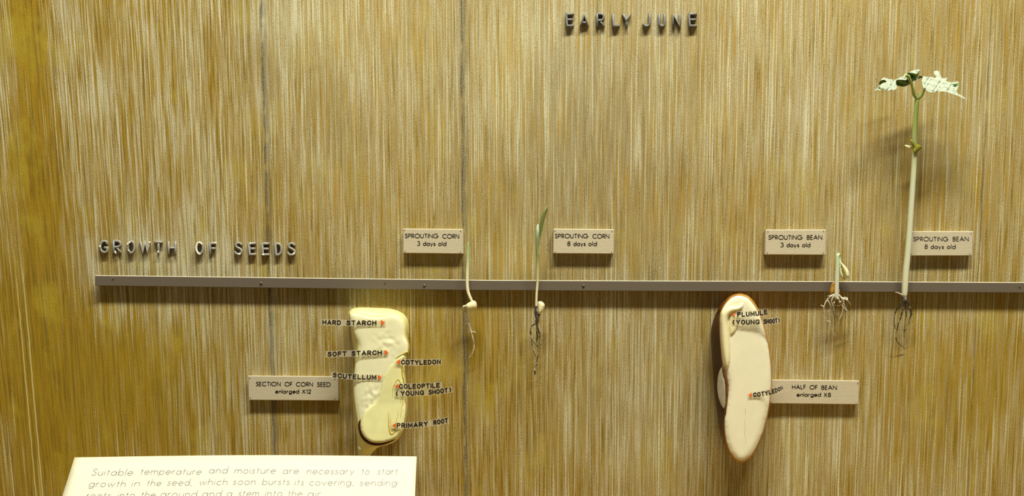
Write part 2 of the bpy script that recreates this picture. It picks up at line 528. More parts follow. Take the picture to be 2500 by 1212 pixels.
MAT['root_speck'] = speckled_root()
MAT['bean_stem'] = attr_mat('bean_stem', [(0, (.62, .61, .43)), (.45, (.57, .585, .43)), (.72, (.55, .58, .34)), (.86, (.38, .46, .13)), (1, (.25, .36, .08))], noise=.05)
MAT['stem_pale'] = attr_mat('pale_bean_stem', [(0, (.60, .58, .46)), (.5, (.56, .58, .43)), (1, (.50, .60, .38))], noise=.05)
MAT['petiole'] = plain('green_petiole', (.36, .44, .14), .45, .15, 200)
MAT['seedleaf'] = plain('ivory_seed_leaf', (.74, .70, .42), .4, .06, 200, 0, .35, .2)
MAT['seedleaf_in'] = plain('olive_inner_seam', (.26, .24, .07), .6, .2, 300)
MAT['coat_brown'] = plain('brown_seed_coat', (.38, .19, .025), .35, .5, 220, .2)
MAT['withered'] = plain('withered_green', (.28, .27, .03), .5, .45, 260, .5, bscale=300)

def leaf_mat(name, c, line, rough):
    m, nt, b = newmat(name)
    tc = N(nt, 'ShaderNodeTexCoord')
    n = N(nt, 'ShaderNodeTexNoise'); n.inputs['Scale'].default_value = 140; n.inputs['Detail'].default_value = 3
    nt.links.new(tc.outputs['Object'], n.inputs['Vector'])
    mp = N(nt, 'ShaderNodeMapping'); mp.inputs['Scale'].default_value = (210, 210, 420)
    mp.inputs['Rotation'].default_value = (0, .35, 0)
    ad = N(nt, 'ShaderNodeVectorMath'); ad.operation = 'MULTIPLY_ADD'
    nt.links.new(n.outputs['Color'], ad.inputs[0]); ad.inputs[1].default_value = (.007,)*3
    nt.links.new(tc.outputs['Object'], ad.inputs[2])
    nt.links.new(ad.outputs[0], mp.inputs[0])
    vo = N(nt, 'ShaderNodeTexVoronoi'); vo.feature = 'DISTANCE_TO_EDGE'; vo.inputs['Scale'].default_value = 1
    nt.links.new(mp.outputs[0], vo.inputs['Vector'])
    ln = math_(nt, 'SUBTRACT', 1.0, sstep(nt, vo.outputs['Distance'], 0.0, .055))
    lo = tuple(x*.85 for x in c); hi = tuple(min(1, x*1.1) for x in c)
    base = ramp(nt, n.outputs[0], [(.3, lo), (.7, hi)])
    nt.links.new(mixc(nt, math_(nt, 'MULTIPLY', ln, .75), base, line), b.inputs['Base Color'])
    b.inputs['Roughness'].default_value = rough
    bp = N(nt, 'ShaderNodeBump'); bp.inputs['Strength'].default_value = .28; bp.inputs['Distance'].default_value = .0006
    nt.links.new(sstep(nt, vo.outputs['Distance'], .0, .25), bp.inputs['Height'])
    nt.links.new(bp.outputs[0], b.inputs['Normal'])
    return m
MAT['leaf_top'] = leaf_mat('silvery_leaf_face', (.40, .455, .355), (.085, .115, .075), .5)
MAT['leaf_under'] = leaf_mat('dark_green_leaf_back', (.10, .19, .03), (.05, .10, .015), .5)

def acetate():
    m, nt, b = newmat('clear_acetate')
    b.inputs['Base Color'].default_value = (.85, .82, .70, 1)
    b.inputs['Roughness'].default_value = .35
    tr = N(nt, 'ShaderNodeBsdfTransparent')
    tr.inputs[0].default_value = (.97, .95, .90, 1)
    tc = N(nt, 'ShaderNodeTexCoord')
    n = N(nt, 'ShaderNodeTexNoise'); n.inputs['Scale'].default_value = 120
    nt.links.new(tc.outputs['Object'], n.inputs['Vector'])
    f = math_(nt, 'MULTIPLY_ADD', n.outputs[0], .08, .15)
    mx = N(nt, 'ShaderNodeMixShader')
    nt.links.new(f, mx.inputs[0]); nt.links.new(tr.outputs[0], mx.inputs[1]); nt.links.new(b.outputs[0], mx.inputs[2])
    nt.links.new(mx.outputs[0], nt.nodes['Material Output'].inputs['Surface'])
    return m
MAT['acetate'] = acetate()
MAT['acetate_edge'] = plain('acetate_edge', (.74, .68, .46), .3, .05, 300)

build_wall()

# ------------------------------------------------------------------ lettering (stroke alphabets)
def arc(cx, cy, rx, ry, a0, a1, n=None):
    n = n or max(6, int(abs(a1-a0)/11))
    return [(cx+rx*math.cos(math.radians(a0+(a1-a0)*i/n)), cy+ry*math.sin(math.radians(a0+(a1-a0)*i/n))) for i in range(n+1)]
def cm(pts, n=5): return [tuple(p) for p in catmull(pts, n)]

SCURVE = [(.455, .83), (.38, .95), (.25, 1.0), (.11, .94), (.05, .79), (.11, .64), (.26, .54), (.40, .42), (.47, .26), (.40, .08), (.23, 0), (.07, .06), (.0, .19)]
GEO = {   # geometric sans: glyph -> (width, strokes)
 'S': (.47, [cm(SCURVE)]),
 'P': (.48, [[(0, 0), (0, 1)], [(0, 1), (.22, 1)]+arc(.22, .74, .26, .26, 90, -90)+[(0, .48)]]),
 'R': (.50, [[(0, 0), (0, 1)], [(0, 1), (.22, 1)]+arc(.22, .74, .26, .26, 90, -90)+[(0, .48)], [(.18, .48), (.50, 0)]]),
 'O': (1.0, [arc(.5, .5, .5, .5, 0, 360, 36)]),
 'U': (.60, [[(0, 1), (0, .3)]+arc(.3, .3, .3, .3, 180, 360)+[(.6, 1)]]),
 'T': (.56, [[(0, 1), (.56, 1)], [(.28, 1), (.28, 0)]]),
 'I': (.0, [[(0, 0), (0, 1)]]),
 'N': (.72, [[(0, 0), (0, 1), (.72, 0), (.72, 1)]]),
 'G': (.98, [arc(.5, .5, .5, .5, 42, 355)+[(.98, .47), (.55, .47)]]),
 'C': (.84, [arc(.5, .5, .5, .5, 45, 315)]),
 'B': (.50, [[(0, 0), (0, 1)], [(0, 1), (.2, 1)]+arc(.2, .77, .23, .23, 90, -90)+[(0, .54)], [(.1, .54), (.23, .54)]+arc(.23, .27, .27, .27, 90, -90)+[(0, 0)]]),
 'E': (.44, [[(.44, 1), (0, 1), (0, 0), (.44, 0)], [(0, .52), (.42, .52)]]),
 'F': (.42, [[(.42, 1), (0, 1), (0, 0)], [(0, .52), (.40, .52)]]),
 'L': (.40, [[(0, 1), (0, 0), (.40, 0)]]),
 'H': (.62, [[(0, 0), (0, 1)], [(.62, 0), (.62, 1)], [(0, .52), (.62, .52)]]),
 'A': (.80, [[(0, 0), (.4, 1), (.8, 0)], [(.14, .34), (.66, .34)]]),
 'D': (.76, [[(0, 0), (0, 1), (.26, 1)]+arc(.26, .5, .5, .5, 90, -90)+[(0, 0)]]),
 'X': (.60, [[(0, 0), (.56, 1)], [(.04, 1), (.60, 0)]]),
 '1': (.16, [[(0, .86), (.16, 1), (.16, 0)]]),
 '2': (.46, [cm([(.02, .74), (.06, .92), (.23, 1), (.42, .90), (.43, .70), (.30, .45), (.12, .18), (0, 0)])+[(.47, 0)]]),
 '3': (.50, [arc(.24, .75, .22, .25, 155, -80), arc(.24, .27, .26, .27, 85, -155)]),
 '8': (.50, [arc(.25, .75, .21, .25, 0, 360, 24), arc(.25, .26, .25, .26, 0, 360, 24)]),
 'a': (.58, [arc(.29, .3, .29, .3, 0, 360, 26), [(.58, .6), (.58, 0)]]),
 'b': (.58, [arc(.29, .3, .29, .3, 0, 360, 26), [(0, 1.04), (0, 0)]]),
 'c': (.50, [arc(.3, .3, .3, .3, 45, 315)]),
 'd': (.58, [arc(.29, .3, .29, .3, 0, 360, 26), [(.58, 1.04), (.58, 0)]]),
 'e': (.58, [[(.0, .31), (.58, .31)]+arc(.29, .3, .29, .3, 2, 318)]),
 'g': (.58, [arc(.29, .3, .29, .3, 0, 360, 26), [(.58, .6), (.58, -.04)]+arc(.29, -.02, .29, .24, -5, -160)]),
 'h': (.50, [[(0, 1.04), (0, 0)], [(0, .32)]+arc(.25, .33, .25, .27, 175, 0)+[(.5, 0)]]),
 'i': (.0, [[(0, .6), (0, 0)], [(0, .84), (0, .90)]]),
 'l': (.0, [[(0, 1.04), (0, 0)]]),
 'm': (.84, [[(0, .6), (0, 0)], [(0, .36)]+arc(.21, .37, .21, .23, 175, 0)+[(.42, 0)], [(.42, .36)]+arc(.63, .37, .21, .23, 175, 0)+[(.84, 0)]]),
 'n': (.48, [[(0, .6), (0, 0)], [(0, .34)]+arc(.24, .34, .24, .26, 175, 0)+[(.48, 0)]]),
 'o': (.58, [arc(.29, .3, .29, .3, 0, 360, 26)]),
 'p': (.58, [arc(.29, .3, .29, .3, 0, 360, 26), [(0, .6), (0, -.28)]]),
 'r': (.26, [[(0, .6), (0, 0)], [(0, .36)]+arc(.2, .38, .2, .22, 170, 70)]),
 's': (.34, [cm([(.31, .50), (.25, .58), (.16, .60), (.07, .56), (.04, .46), (.11, .36), (.22, .29), (.32, .21), (.31, .07), (.17, 0), (.06, .03), (0, .13)])]),
 't': (.28, [[(.14, .86), (.14, 0)], [(0, .6), (.28, .6)]]),
 'u': (.48, [[(0, .6), (0, .24)]+arc(.24, .24, .24, .24, 180, 360), [(.48, .6), (.48, 0)]]),
 'v': (.50, [[(0, .6), (.25, 0), (.50, .6)]]),
 'w': (.80, [[(0, .6), (.2, 0), (.4, .56), (.6, 0), (.8, .6)]]),
 'y': (.52, [[(0, .6), (.27, .02)], [(.52, .6), (.14, -.28)]]),
 ',': (.10, [[(.10, .07), (0, -.14)]]),
}
SIGN = {   # sign-writer's gothic capitals
 'A': (.66, [[(0, 0), (.33, 1), (.66, 0)], [(.12, .30), (.54, .30)]]),
 'C': (.60, [cm([(.60, .72), (.54, .90), (.34, 1), (.12, .90), (0, .62), (0, .38), (.12, .10), (.34, 0), (.54, .10), (.60, .28)], 4)]),
 'D': (.56, [[(0, 0), (0, 1), (.24, 1)]+arc(.24, .5, .32, .5, 90, -90)+[(0, 0)]]),
 'E': (.52, [[(.52, 1), (0, 1), (0, 0), (.52, 0)], [(0, .52), (.46, .52)]]),
 'F': (.50, [[(.50, 1), (0, 1), (0, 0)], [(0, .52), (.44, .52)]]),
 'G': (.62, [cm([(.60, .74), (.53, .92), (.33, 1), (.12, .90), (0, .62), (0, .38), (.12, .10), (.34, 0), (.53, .06), (.60, .2)], 4)+[(.60, .42), (.36, .42)]]),
 'H': (.58, [[(0, 0), (0, 1)], [(.58, 0), (.58, 1)], [(0, .5), (.58, .5)]]),
 'I': (.0, [[(0, 0), (0, 1)]]),
 'J': (.52, [[(.52, 1), (.52, .25)]+arc(.26, .25, .26, .25, 0, -160)]),
 'L': (.50, [[(0, 1), (0, 0), (.50, 0)]]),
 'M': (.66, [[(0, 0), (0, 1), (.33, .25), (.66, 1), (.66, 0)]]),
 'N': (.58, [[(0, 0), (0, 1), (.58, 0), (.58, 1)]]),
 'O': (.62, [arc(.31, .5, .31, .5, 0, 360, 30)]),
 'P': (.52, [[(0, 0), (0, 1)], [(0, 1), (.25, 1)]+arc(.25, .74, .27, .26, 90, -90)+[(0, .48)]]),
 'R': (.56, [[(0, 0), (0, 1)], [(0, 1), (.27, 1)]+arc(.27, .74, .27, .26, 90, -90)+[(0, .48)], [(.22, .48), (.56, 0)]]),
 'S': (.56, [cm([(x*1.19, y) for x, y in SCURVE])]),
 'T': (.58, [[(0, 1), (.58, 1)], [(.29, 1), (.29, 0)]]),
 'U': (.56, [[(0, 1), (0, .28)]+arc(.28, .28, .28, .28, 180, 360)+[(.56, 1)]]),
 'W': (.80, [[(0, 1), (.2, 0), (.4, .95), (.6, 0), (.8, 1)]]),
 'Y': (.62, [[(0, 1), (.31, .45), (.62, 1)], [(.31, .45), (.31, 0)]]),
 '(': (.16, [arc(.30, .5, .30, .62, 130, 230)]),
 ')': (.16, [arc(-.14, .5, .30, .62, 50, -50)]),
}

def stroke2d(pts, hw, cap='butt'):
    """left/right outline of a pen stroke, mitred"""
    a = [np.array(p, float) for p in pts]
    b = [a[0]]
    for p in a[1:]:
        if np.linalg.norm(p-b[-1]) > 1e-6: b.append(p)
    a = b
    closed = len(a) > 3 and np.linalg.norm(a[0]-a[-1]) < 1e-4
    if closed: a = a[:-1]
    k = len(a); rows = []
    for i in range(k):
        pv = a[i-1] if (i > 0 or closed) else None
        nx = a[(i+1) % k] if (i < k-1 or closed) else None
        t0 = (a[i]-pv)/np.linalg.norm(a[i]-pv) if pv is not None else None
        t1 = (nx-a[i])/np.linalg.norm(nx-a[i]) if nx is not None else None
        if t0 is None: t0 = t1
        if t1 is None: t1 = t0
        t = t0+t1; ln = np.linalg.norm(t)
        t = t0 if ln < .2 else t/ln
        n = np.array([-t[1], t[0]])
        cs = max(.45, float(np.dot(n, np.array([-t0[1], t0[0]]))))
        c = a[i].copy()
        rows.append((c, n/cs*hw, t))
    if cap != 'butt' and not closed:
        c, n, t = rows[0]; u = n/np.linalg.norm(n)*hw
        rows = [(c-t*hw*.9, u*.35, t), (c-t*hw*.6, u*.8, t)]+rows
        c, n, t = rows[-1]; u = n/np.linalg.norm(n)*hw
        rows = rows+[(c+t*hw*.6, u*.8, t), (c+t*hw*.9, u*.35, t)]
    return rows, closed

def ribbon(mb, pts, hw, mp, cap='butt', m=0):
    rows, closed = stroke2d(pts, hw, cap)
    vs = []; fs = []
    for c, n, t in rows:
        vs.append(mp(*(c+n))); vs.append(mp(*(c-n)))
    k = len(rows)
    for i in range(k if closed else k-1):
        j = (i+1) % k
        fs.append((2*i, 2*i+1, 2*j+1, 2*j))
    mb.add(vs, fs, m)

def word_strokes(word, font, x0, x1, y, cap, gap=.22, slant=0.0, hw=.5):
    """strokes of a word fitted between x0 and x1 on baseline y (y up)"""
    g = [font[ch] for ch in word]
    nat = sum(a for a, _ in g)+gap*(len(g)-1)
    kx = (x1-x0-2*hw)/nat if nat > 1e-6 else 1
    x = 0; out = []
    for a, st in g:
        for s in st:
            out.append([(x0+hw+(x+q[0])*kx+slant*q[1]*cap, y+hw+q[1]*(cap-2*hw)) for q in s])
        x += a+gap
    return out

def lettering(name, words, font, cap, hw, mp, mat, parent, gap=.22, slant=0.0, capstyle='butt', clip=None):
    mb = MB()
    for (wd, x0, x1, y) in words:
        for s in word_strokes(wd, font, x0, x1, y, cap, gap, slant, hw):
            ribbon(mb, s, hw, mp, capstyle)
    return mb.build(name, mat, parent, smooth=False)

# ------------------------------------------------------------------ printed boards on the wall
BD = .0065
def board(corners, lines, label, nails, ink='ink'):
    """corners TL TR BR BL of the front face in the photograph"""
    c = [P(x, y, BD) for x, y in corners]
    ctr = (c[0]+c[1]+c[2]+c[3])/4
    t = thing('label_board', (ctr.x, 0, ctr.z), label, 'sign', 'printed label boards on the backdrop')
    b = .0005
    fr = []
    for v in c:
        d = (ctr-v); fr.append(v+Vector((math.copysign(b, d.x), 0, math.copysign(b, d.z))))
    mid = [v+Vector((0, b, 0)) for v in c]
    bk = [Vector((v.x, 0.0, v.z-(.0022 if v.z > ctr.z else 0))) for v in c]
    vs = fr+mid+bk; fs = [(0, 3, 2, 1)]
    for k in (0, 4):
        for i in range(4):
            j = (i+1) % 4
            fs.append((k+i, k+j, k+4+j, k+4+i))
    fs.append((8, 9, 10, 11))
    mesh('plate', vs, fs, MAT['plate'], t, smooth=False)
    for words, cap in lines:
        lettering('lettering', [(w_, x0, x1, -y) for w_, x0, x1, y in words], GEO, cap, .76, lambda x, y: P(x, -y, BD+.0002), MAT[ink], t)
    for nx, ny in nails:
        mb = MB(); ctrp = P(nx, ny, BD-.0005); r = 1.1*S()
        ring = []
        for h, q in ((0, 1), (.0007, .95), (.0010, .5)):
            ring.append([ctrp+Vector((r*q*math.cos(a*math.pi/5), -h, r*q*math.sin(a*math.pi/5))) for a in range(10)])
        vs = sum(ring, []); fs = []
        for k in range(2):
            for i in range(10):
                j = (i+1) % 10; fs.append((k*10+i, k*10+j, k*10+10+j, k*10+10+i))
        fs.append(tuple(range(20, 30)))
        mb.add(vs, fs); mb.build('nail', MAT['nail'], t)
    return t

board([(983.7, 558.6), (1130.5, 559.8), (1131, 620.4), (984, 618.8)],
      [([('SPROUTING', 988.4, 1070.4, 582), ('CORN', 1079.8, 1121.4, 583)], 11.3),
       ([('3', 1018.2, 1025.6, 600.4), ('days', 1032.6, 1063.3, 600.6), ('old', 1069.7, 1090, 600.9)], 11.3)],
      'beige printed board reading SPROUTING CORN 3 days old', [(988, 562), (1124.6, 564.5), (989, 614.8), (1124, 616)])
board([(1351, 559), (1499, 560.2), (1498.5, 620.6), (1350.2, 619.6)],
      [([('SPROUTING', 1354.7, 1436.2, 582.2), ('CORN', 1446.4, 1487.8, 582.8)], 11.3),
       ([('8', 1385, 1392.8, 600.8), ('days', 1400, 1430, 600.9), ('old', 1436.4, 1457.6, 601)], 11.3)],
      'beige printed board reading SPROUTING CORN 8 days old', [(1354.8, 563.6), (1494, 564.2), (1354.6, 615.8), (1493, 616.4)])
board([(1869, 561), (2017.2, 561), (2016.2, 623.2), (1867.6, 622.6)],
      [([('SPROUTING', 1875.8, 1959.4, 585.6), ('BEAN', 1969.7, 2007.8, 585.6)], 11.3),
       ([('3', 1905.2, 1913.2, 603.9), ('days', 1920.3, 1951.4, 603.9), ('old', 1958.2, 1978.6, 603.9)], 11.3)],
      'beige printed board reading SPROUTING BEAN 3 days old', [(1874.5, 566), (2010.6, 565), (1872.6, 617.6), (2009, 617.6)])
board([(2220, 565), (2376.7, 565), (2374.2, 625), (2217, 625.3)],
      [([('SPROUTING', 2229.6, 2315.2, 589.6), ('BEAN', 2326, 2365.2, 589.6)], 11.3),
       ([('8', 2257.3, 2265.2, 608.1), ('days', 2272, 2304.7, 608.1), ('old', 2311.7, 2333.2, 608.1)], 11.3)],
      'beige printed board reading SPROUTING BEAN 8 days old, partly behind the tall bean stem', [(2226.6, 570), (2370, 570.5), (2223.6, 620), (2366.8, 619.3)], 'ink_soft')
board([(605, 918), (825.3, 919.6), (825.8, 979.4), (606.6, 978)],
      [([('SECTION', 624.8, 685.4, 943.6), ('OF', 694.8, 714.2, 944), ('CORN', 722.7, 764.2, 944.4), ('SEED', 774, 807.4, 944.9)], 11.0),
       ([('enlarged', 671.8, 730.6, 961.4), ('X12', 737, 759.8, 961.9)], 10.6)],
      'wide beige printed board reading SECTION OF CORN SEED enlarged X12', [(610.5, 923.8), (612, 971.6), (818, 974), (818, 925.6)])
board([(1877, 927.5), (2097.6, 930), (2096, 988.6), (1876, 986.2)],
      [([('HALF', 1933.5, 1967.7, 951), ('OF', 1976.5, 1996.2, 951.6), ('BEAN', 2005.5, 2043.2, 952.4)], 10.8),
       ([('enlarged', 1944.8, 2004.7, 969.2), ('X8', 2011, 2028.8, 970)], 10.6)],
      'wide beige printed board reading HALF OF BEAN enlarged X8', [(2093.6, 936), (2090, 986-.2), (1882, 982), (1882, 932.5)])

# ------------------------------------------------------------------ long rail
RD = .0082
def build_rail():
    px = [232, 460, 700, 950, 1200, 1450, 1700, 2000, 2500, 2760]
    tp = [674.2, 677.0, 680.0, 683.0, 686.2, 687.2, 688.0, 689.0, 691.5, 692.5]
    bt = [698.5, 701.2, 704.2, 707.2, 709.8, 711.0, 712.2, 713.2, 715.6, 716.6]
    c0 = P(1250, 700, 0)
    t = thing('mounting_rail', (c0.x, 0, c0.z), 'long taupe painted wooden rail running across the backdrop under the sprouts', 'rail')
    b = .0004
    rows = []
    for x, a, q in zip(px, tp, bt):
        T = P(x, a-1.6, RD); B = P(x, q, RD)
        rows.append([Vector((T.x, 0, T.z-.0016)), Vector((T.x, -RD+b, T.z)), Vector((T.x, -RD, T.z-b)), Vector((B.x, -RD, B.z+b)), Vector((B.x, -RD+b, B.z)), Vector((B.x, 0, B.z))])
    vs = sum(rows, []); fs = []
    k = 6
    for i in range(len(rows)-1):
        for j in range(k):
            e = (j+1) % k
            fs.append((i*k+j, i*k+e, (i+1)*k+e, (i+1)*k+j))
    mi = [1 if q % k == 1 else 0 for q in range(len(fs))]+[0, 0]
    fs.append(tuple(range(k))); fs.append(tuple(range(len(vs)-k, len(vs))))
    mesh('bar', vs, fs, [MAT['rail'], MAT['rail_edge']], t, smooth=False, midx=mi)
    for sx, sy in ((638, 691.5), (940.6, 689.5), (1036.4, 697), (1424.5, 697.8), (2489, 699.5), (277, 680)):
        c = P(sx, sy, RD); mb = MB(); r = (3.6 if sx in (638, 1036.4, 1424.5) else 1.8)*S()
        rings = []
        for h, q in ((-.0004, 1.0), (.0005, .9), (.0010, .6), (.0012, .2)):
            rings.append([c+Vector((r*q*math.cos(a*math.pi/6), -h, r*q*math.sin(a*math.pi/6))) for a in range(12)])
        vs = sum(rings, []); fs = []
        for kk in range(3):
            for i in range(12):
                j = (i+1) % 12; fs.append((kk*12+i, kk*12+j, kk*12+12+j, kk*12+12+i))
        fs.append(tuple(range(36, 48)))
        mb.add(vs, fs); mb.build('screw_head', MAT['rail'], t)
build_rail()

# ------------------------------------------------------------------ raised metal letters
LH = .0042
PROF = [(-1, 0), (-1, .62), (-.84, .88), (-.55, 1.0), (.55, 1.0), (.84, .88), (1, .62), (1, 0)]
def raised(mb, pts, hw, H, mp, m=0, base=0.0):
    rows, closed = stroke2d(pts, hw)
    if not closed:
        c, n, t = rows[0]; rows = [(c-t*hw*.75, n*.55, t)]+rows
        c, n, t = rows[-1]; rows = rows+[(c+t*hw*.75, n*.55, t)]
    vs = []; fs = []; k = len(PROF)
    for i, (c, n, t) in enumerate(rows):
        end = (not closed) and i in (0, len(rows)-1)
        for o, h in PROF:
            p = c+n*o
            vs.append(mp(p[0], p[1], base+H*h*(.7 if end else 1)))
    nr = len(rows)
    for i in range(nr if closed else nr-1):
        j = (i+1) % nr
        for a in range(k):
            e = (a+1) % k
            fs.append((i*k+a, i*k+e, j*k+e, j*k+a))
    if not closed:
        fs.append(tuple(range(k))); fs.append(tuple(range((nr-1)*k, nr*k)))
    mb.add(vs, fs, m)

def metal_letter(ch, x0, x1, y0, y1, label, group, mat, chips=()):
    hw = 3.1
    wd, st = SIGN[ch]
    c = P((x0+x1)/2, (y0+y1)/2, 0)
    t = thing('metal_letter', c, label, 'letter', group)
    def tr(q):
        w_ = wd if wd > 0 else 1
        sx = x0+hw+q[0]/w_*(x1-x0-2*hw)
        return (sx, -(y1-hw)+q[1]*(y1-y0-2*hw))
    mb = MB()
    for si, s in enumerate(st):
        raised(mb, [tr(q) for q in s], hw*(1-.03*si), LH*(1-.05*si), lambda x, y, d: P(x, -y, d))
    o = mb.build('letter_body', MAT[mat], t)
    for cpts in chips:
        mb = MB()
        pts = [tuple(p) for p in catmull([(x, -y) for x, y in cpts], 4)] if len(cpts) > 2 else [(x, -y) for x, y in cpts]
        raised(mb, pts, 2.0, .0007, lambda x, y, d: P(x, -y, d), 0, LH-.0002)
        q = mb.build('bare_patch', MAT['chip'], t); q['label'] = 'white chipped patch of paint'
    return t

G1 = 'raised letters of the GROWTH OF SEEDS heading'
for ch, x0, x1, y0, y1, lab, chips in (
    ('G', 242, 265.5, 586, 619.5, 'grey raised letter G beginning the word GROWTH', [[(244, 601), (244.5, 604)]]),
    ('R', 274, 298, 586, 620, 'grey raised letter R in GROWTH', [[(281, 614), (282.5, 619)]]),
    ('O', 309, 331, 587, 621, 'grey raised letter O in GROWTH, between R and W', [[(311, 598), (313, 594), (317, 592)], [(314.5, 612), (315.5, 613.5)]]),
    ('W', 340, 368, 588.5, 621, 'grey raised letter W in GROWTH with a white chip at its top', [[(364.5, 591.5), (365.2, 594)]]),
    ('T', 375.5, 398.5, 588.5, 622, 'grey raised letter T in GROWTH with a white chip at its foot', [[(386, 614), (386.8, 617)]]),
    ('H', 408.5, 431, 588.5, 623, 'grey raised letter H ending the word GROWTH', []),
    ('O', 476.5, 498.5, 590, 623, 'badly chipped white and grey raised letter O beginning the word OF', [[(493, 597), (488, 592.5), (482, 594), (479, 603), (479.2, 610), (483, 618.5), (488, 621)]]),
    ('F', 510, 529, 591.5, 623.5, 'grey raised letter F in OF with a white chip on its top bar', [[(522.5, 593.5), (527, 593.5)]]),
    ('S', 571, 593, 590.5, 624, 'grey raised letter S beginning the word SEEDS', [[(582, 621), (586, 620.5)]]),
    ('E', 605.5, 626.5, 591.5, 624.5, 'grey raised letter E in SEEDS, the one next to its first S', [[(610.5, 595), (612, 595.3)]]),
    ('E', 638, 659, 592, 625, 'grey raised letter E in SEEDS, the one next to the D', [[(640.8, 621.5), (644, 622.5)]]),
    ('D', 670, 690, 592.5, 625.5, 'grey raised letter D in SEEDS', []),
    ('S', 700, 722.5, 591.5, 626, 'grey raised letter S ending the word SEEDS', [[(714.5, 622), (718.5, 618.5)]])):
    metal_letter(ch, x0, x1, y0, y1, lab, G1, 'letter', chips)
G2 = 'raised letters of the EARLY JUNE heading'
for ch, x0, x1, y0, y1, lab in (
    ('E', 1380.3, 1402.3, 31, 66, 'dark grey raised letter E beginning the word EARLY'),
    ('A', 1415, 1438, 31, 67, 'dark grey raised letter A in EARLY'),
    ('R', 1454.6, 1477.4, 31, 67, 'dark grey raised letter R in EARLY'),
    ('L', 1493.6, 1514.4, 32, 66, 'dark grey raised letter L in EARLY'),
    ('Y', 1518, 1541, 31.5, 67.5, 'dark grey raised letter Y ending the word EARLY'),
    ('J', 1567, 1589.5, 31, 66.5, 'dark grey raised letter J beginning the word JUNE'),
    ('U', 1606.6, 1626, 32, 66.5, 'dark grey raised letter U in JUNE'),
    ('N', 1640.6, 1663, 32, 68, 'dark grey raised letter N in JUNE'),
    ('E', 1680, 1702.5, 31, 66, 'dark grey raised letter E ending the word JUNE')):
    metal_letter(ch, x0, x1, y0, y1, lab, G2, 'letter_dark')

# ------------------------------------------------------------------ corn seed model
def loft(mb, rings, m=0, start=None):
    n = len(rings[0]); vs = []; fs = []
    for r in rings: vs += r
    for k in range(len(rings)-1):
        for i in range(n):
            j = (i+1) % n
            fs.append((k*n+i, k*n+j, (k+1)*n+j, (k+1)*n+i))
    mb.add(vs, fs, m)

CORN_S = [(851, 766), (855, 758), (864, 753), (884, 751), (910, 752), (943, 753), (966, 757.5), (984, 766), (994, 778), (998.5, 794), (999, 812), (997, 829), (1000, 845), (998.5, 862),
          (992, 876), (986.5, 895), (989, 915), (992, 935), (994.5, 958), (995.5, 985), (994, 1010), (989, 1040), (981, 1060), (969, 1076), (950, 1086), (930, 1091), (915, 1099),
          (904, 1114), (894, 1126), (881, 1128), (875, 1114), (872.5, 1090), (869.5, 1060), (865, 1027), (862, 994), (860.5, 968), (861.5, 944), (863.5, 911), (865.5, 888), (864, 866), (862, 846), (859, 826), (856.5, 803), (853.5, 783)]
CORN_F = [(854.5, 770), (860, 764.5), (868, 763.3), (880, 764.5), (899, 770.5), (920, 774), (941, 771), (958, 767.5), (972, 771.5), (981.5, 780), (986, 794), (986.5, 808), (987, 821), (993, 831.5), (996.5, 845), (995, 862),
          (988, 876), (983.5, 895), (986, 915), (989, 935), (991, 958), (991.5, 985), (990, 1008), (985, 1034), (977, 1053), (965, 1067), (948, 1075), (928, 1078), (908, 1077),
          (893, 1068), (885, 1056), (880, 1044), (876, 1030), (872, 1008), (868.5, 988), (866, 965), (865, 942), (866.5, 912), (869, 888), (875, 865), (878, 849), (875.5, 836), (866, 816), (859.5, 796)]
CD = .037
def lump(x, y):
    g = math.exp(-((x-905)/22)**2-((y-975)/32)**2)+.8*math.exp(-((x-945)/28)**2-((y-842)/26)**2)
    return .0011*g*mnoise.noise(Vector((x*.09, y*.09, 3)))
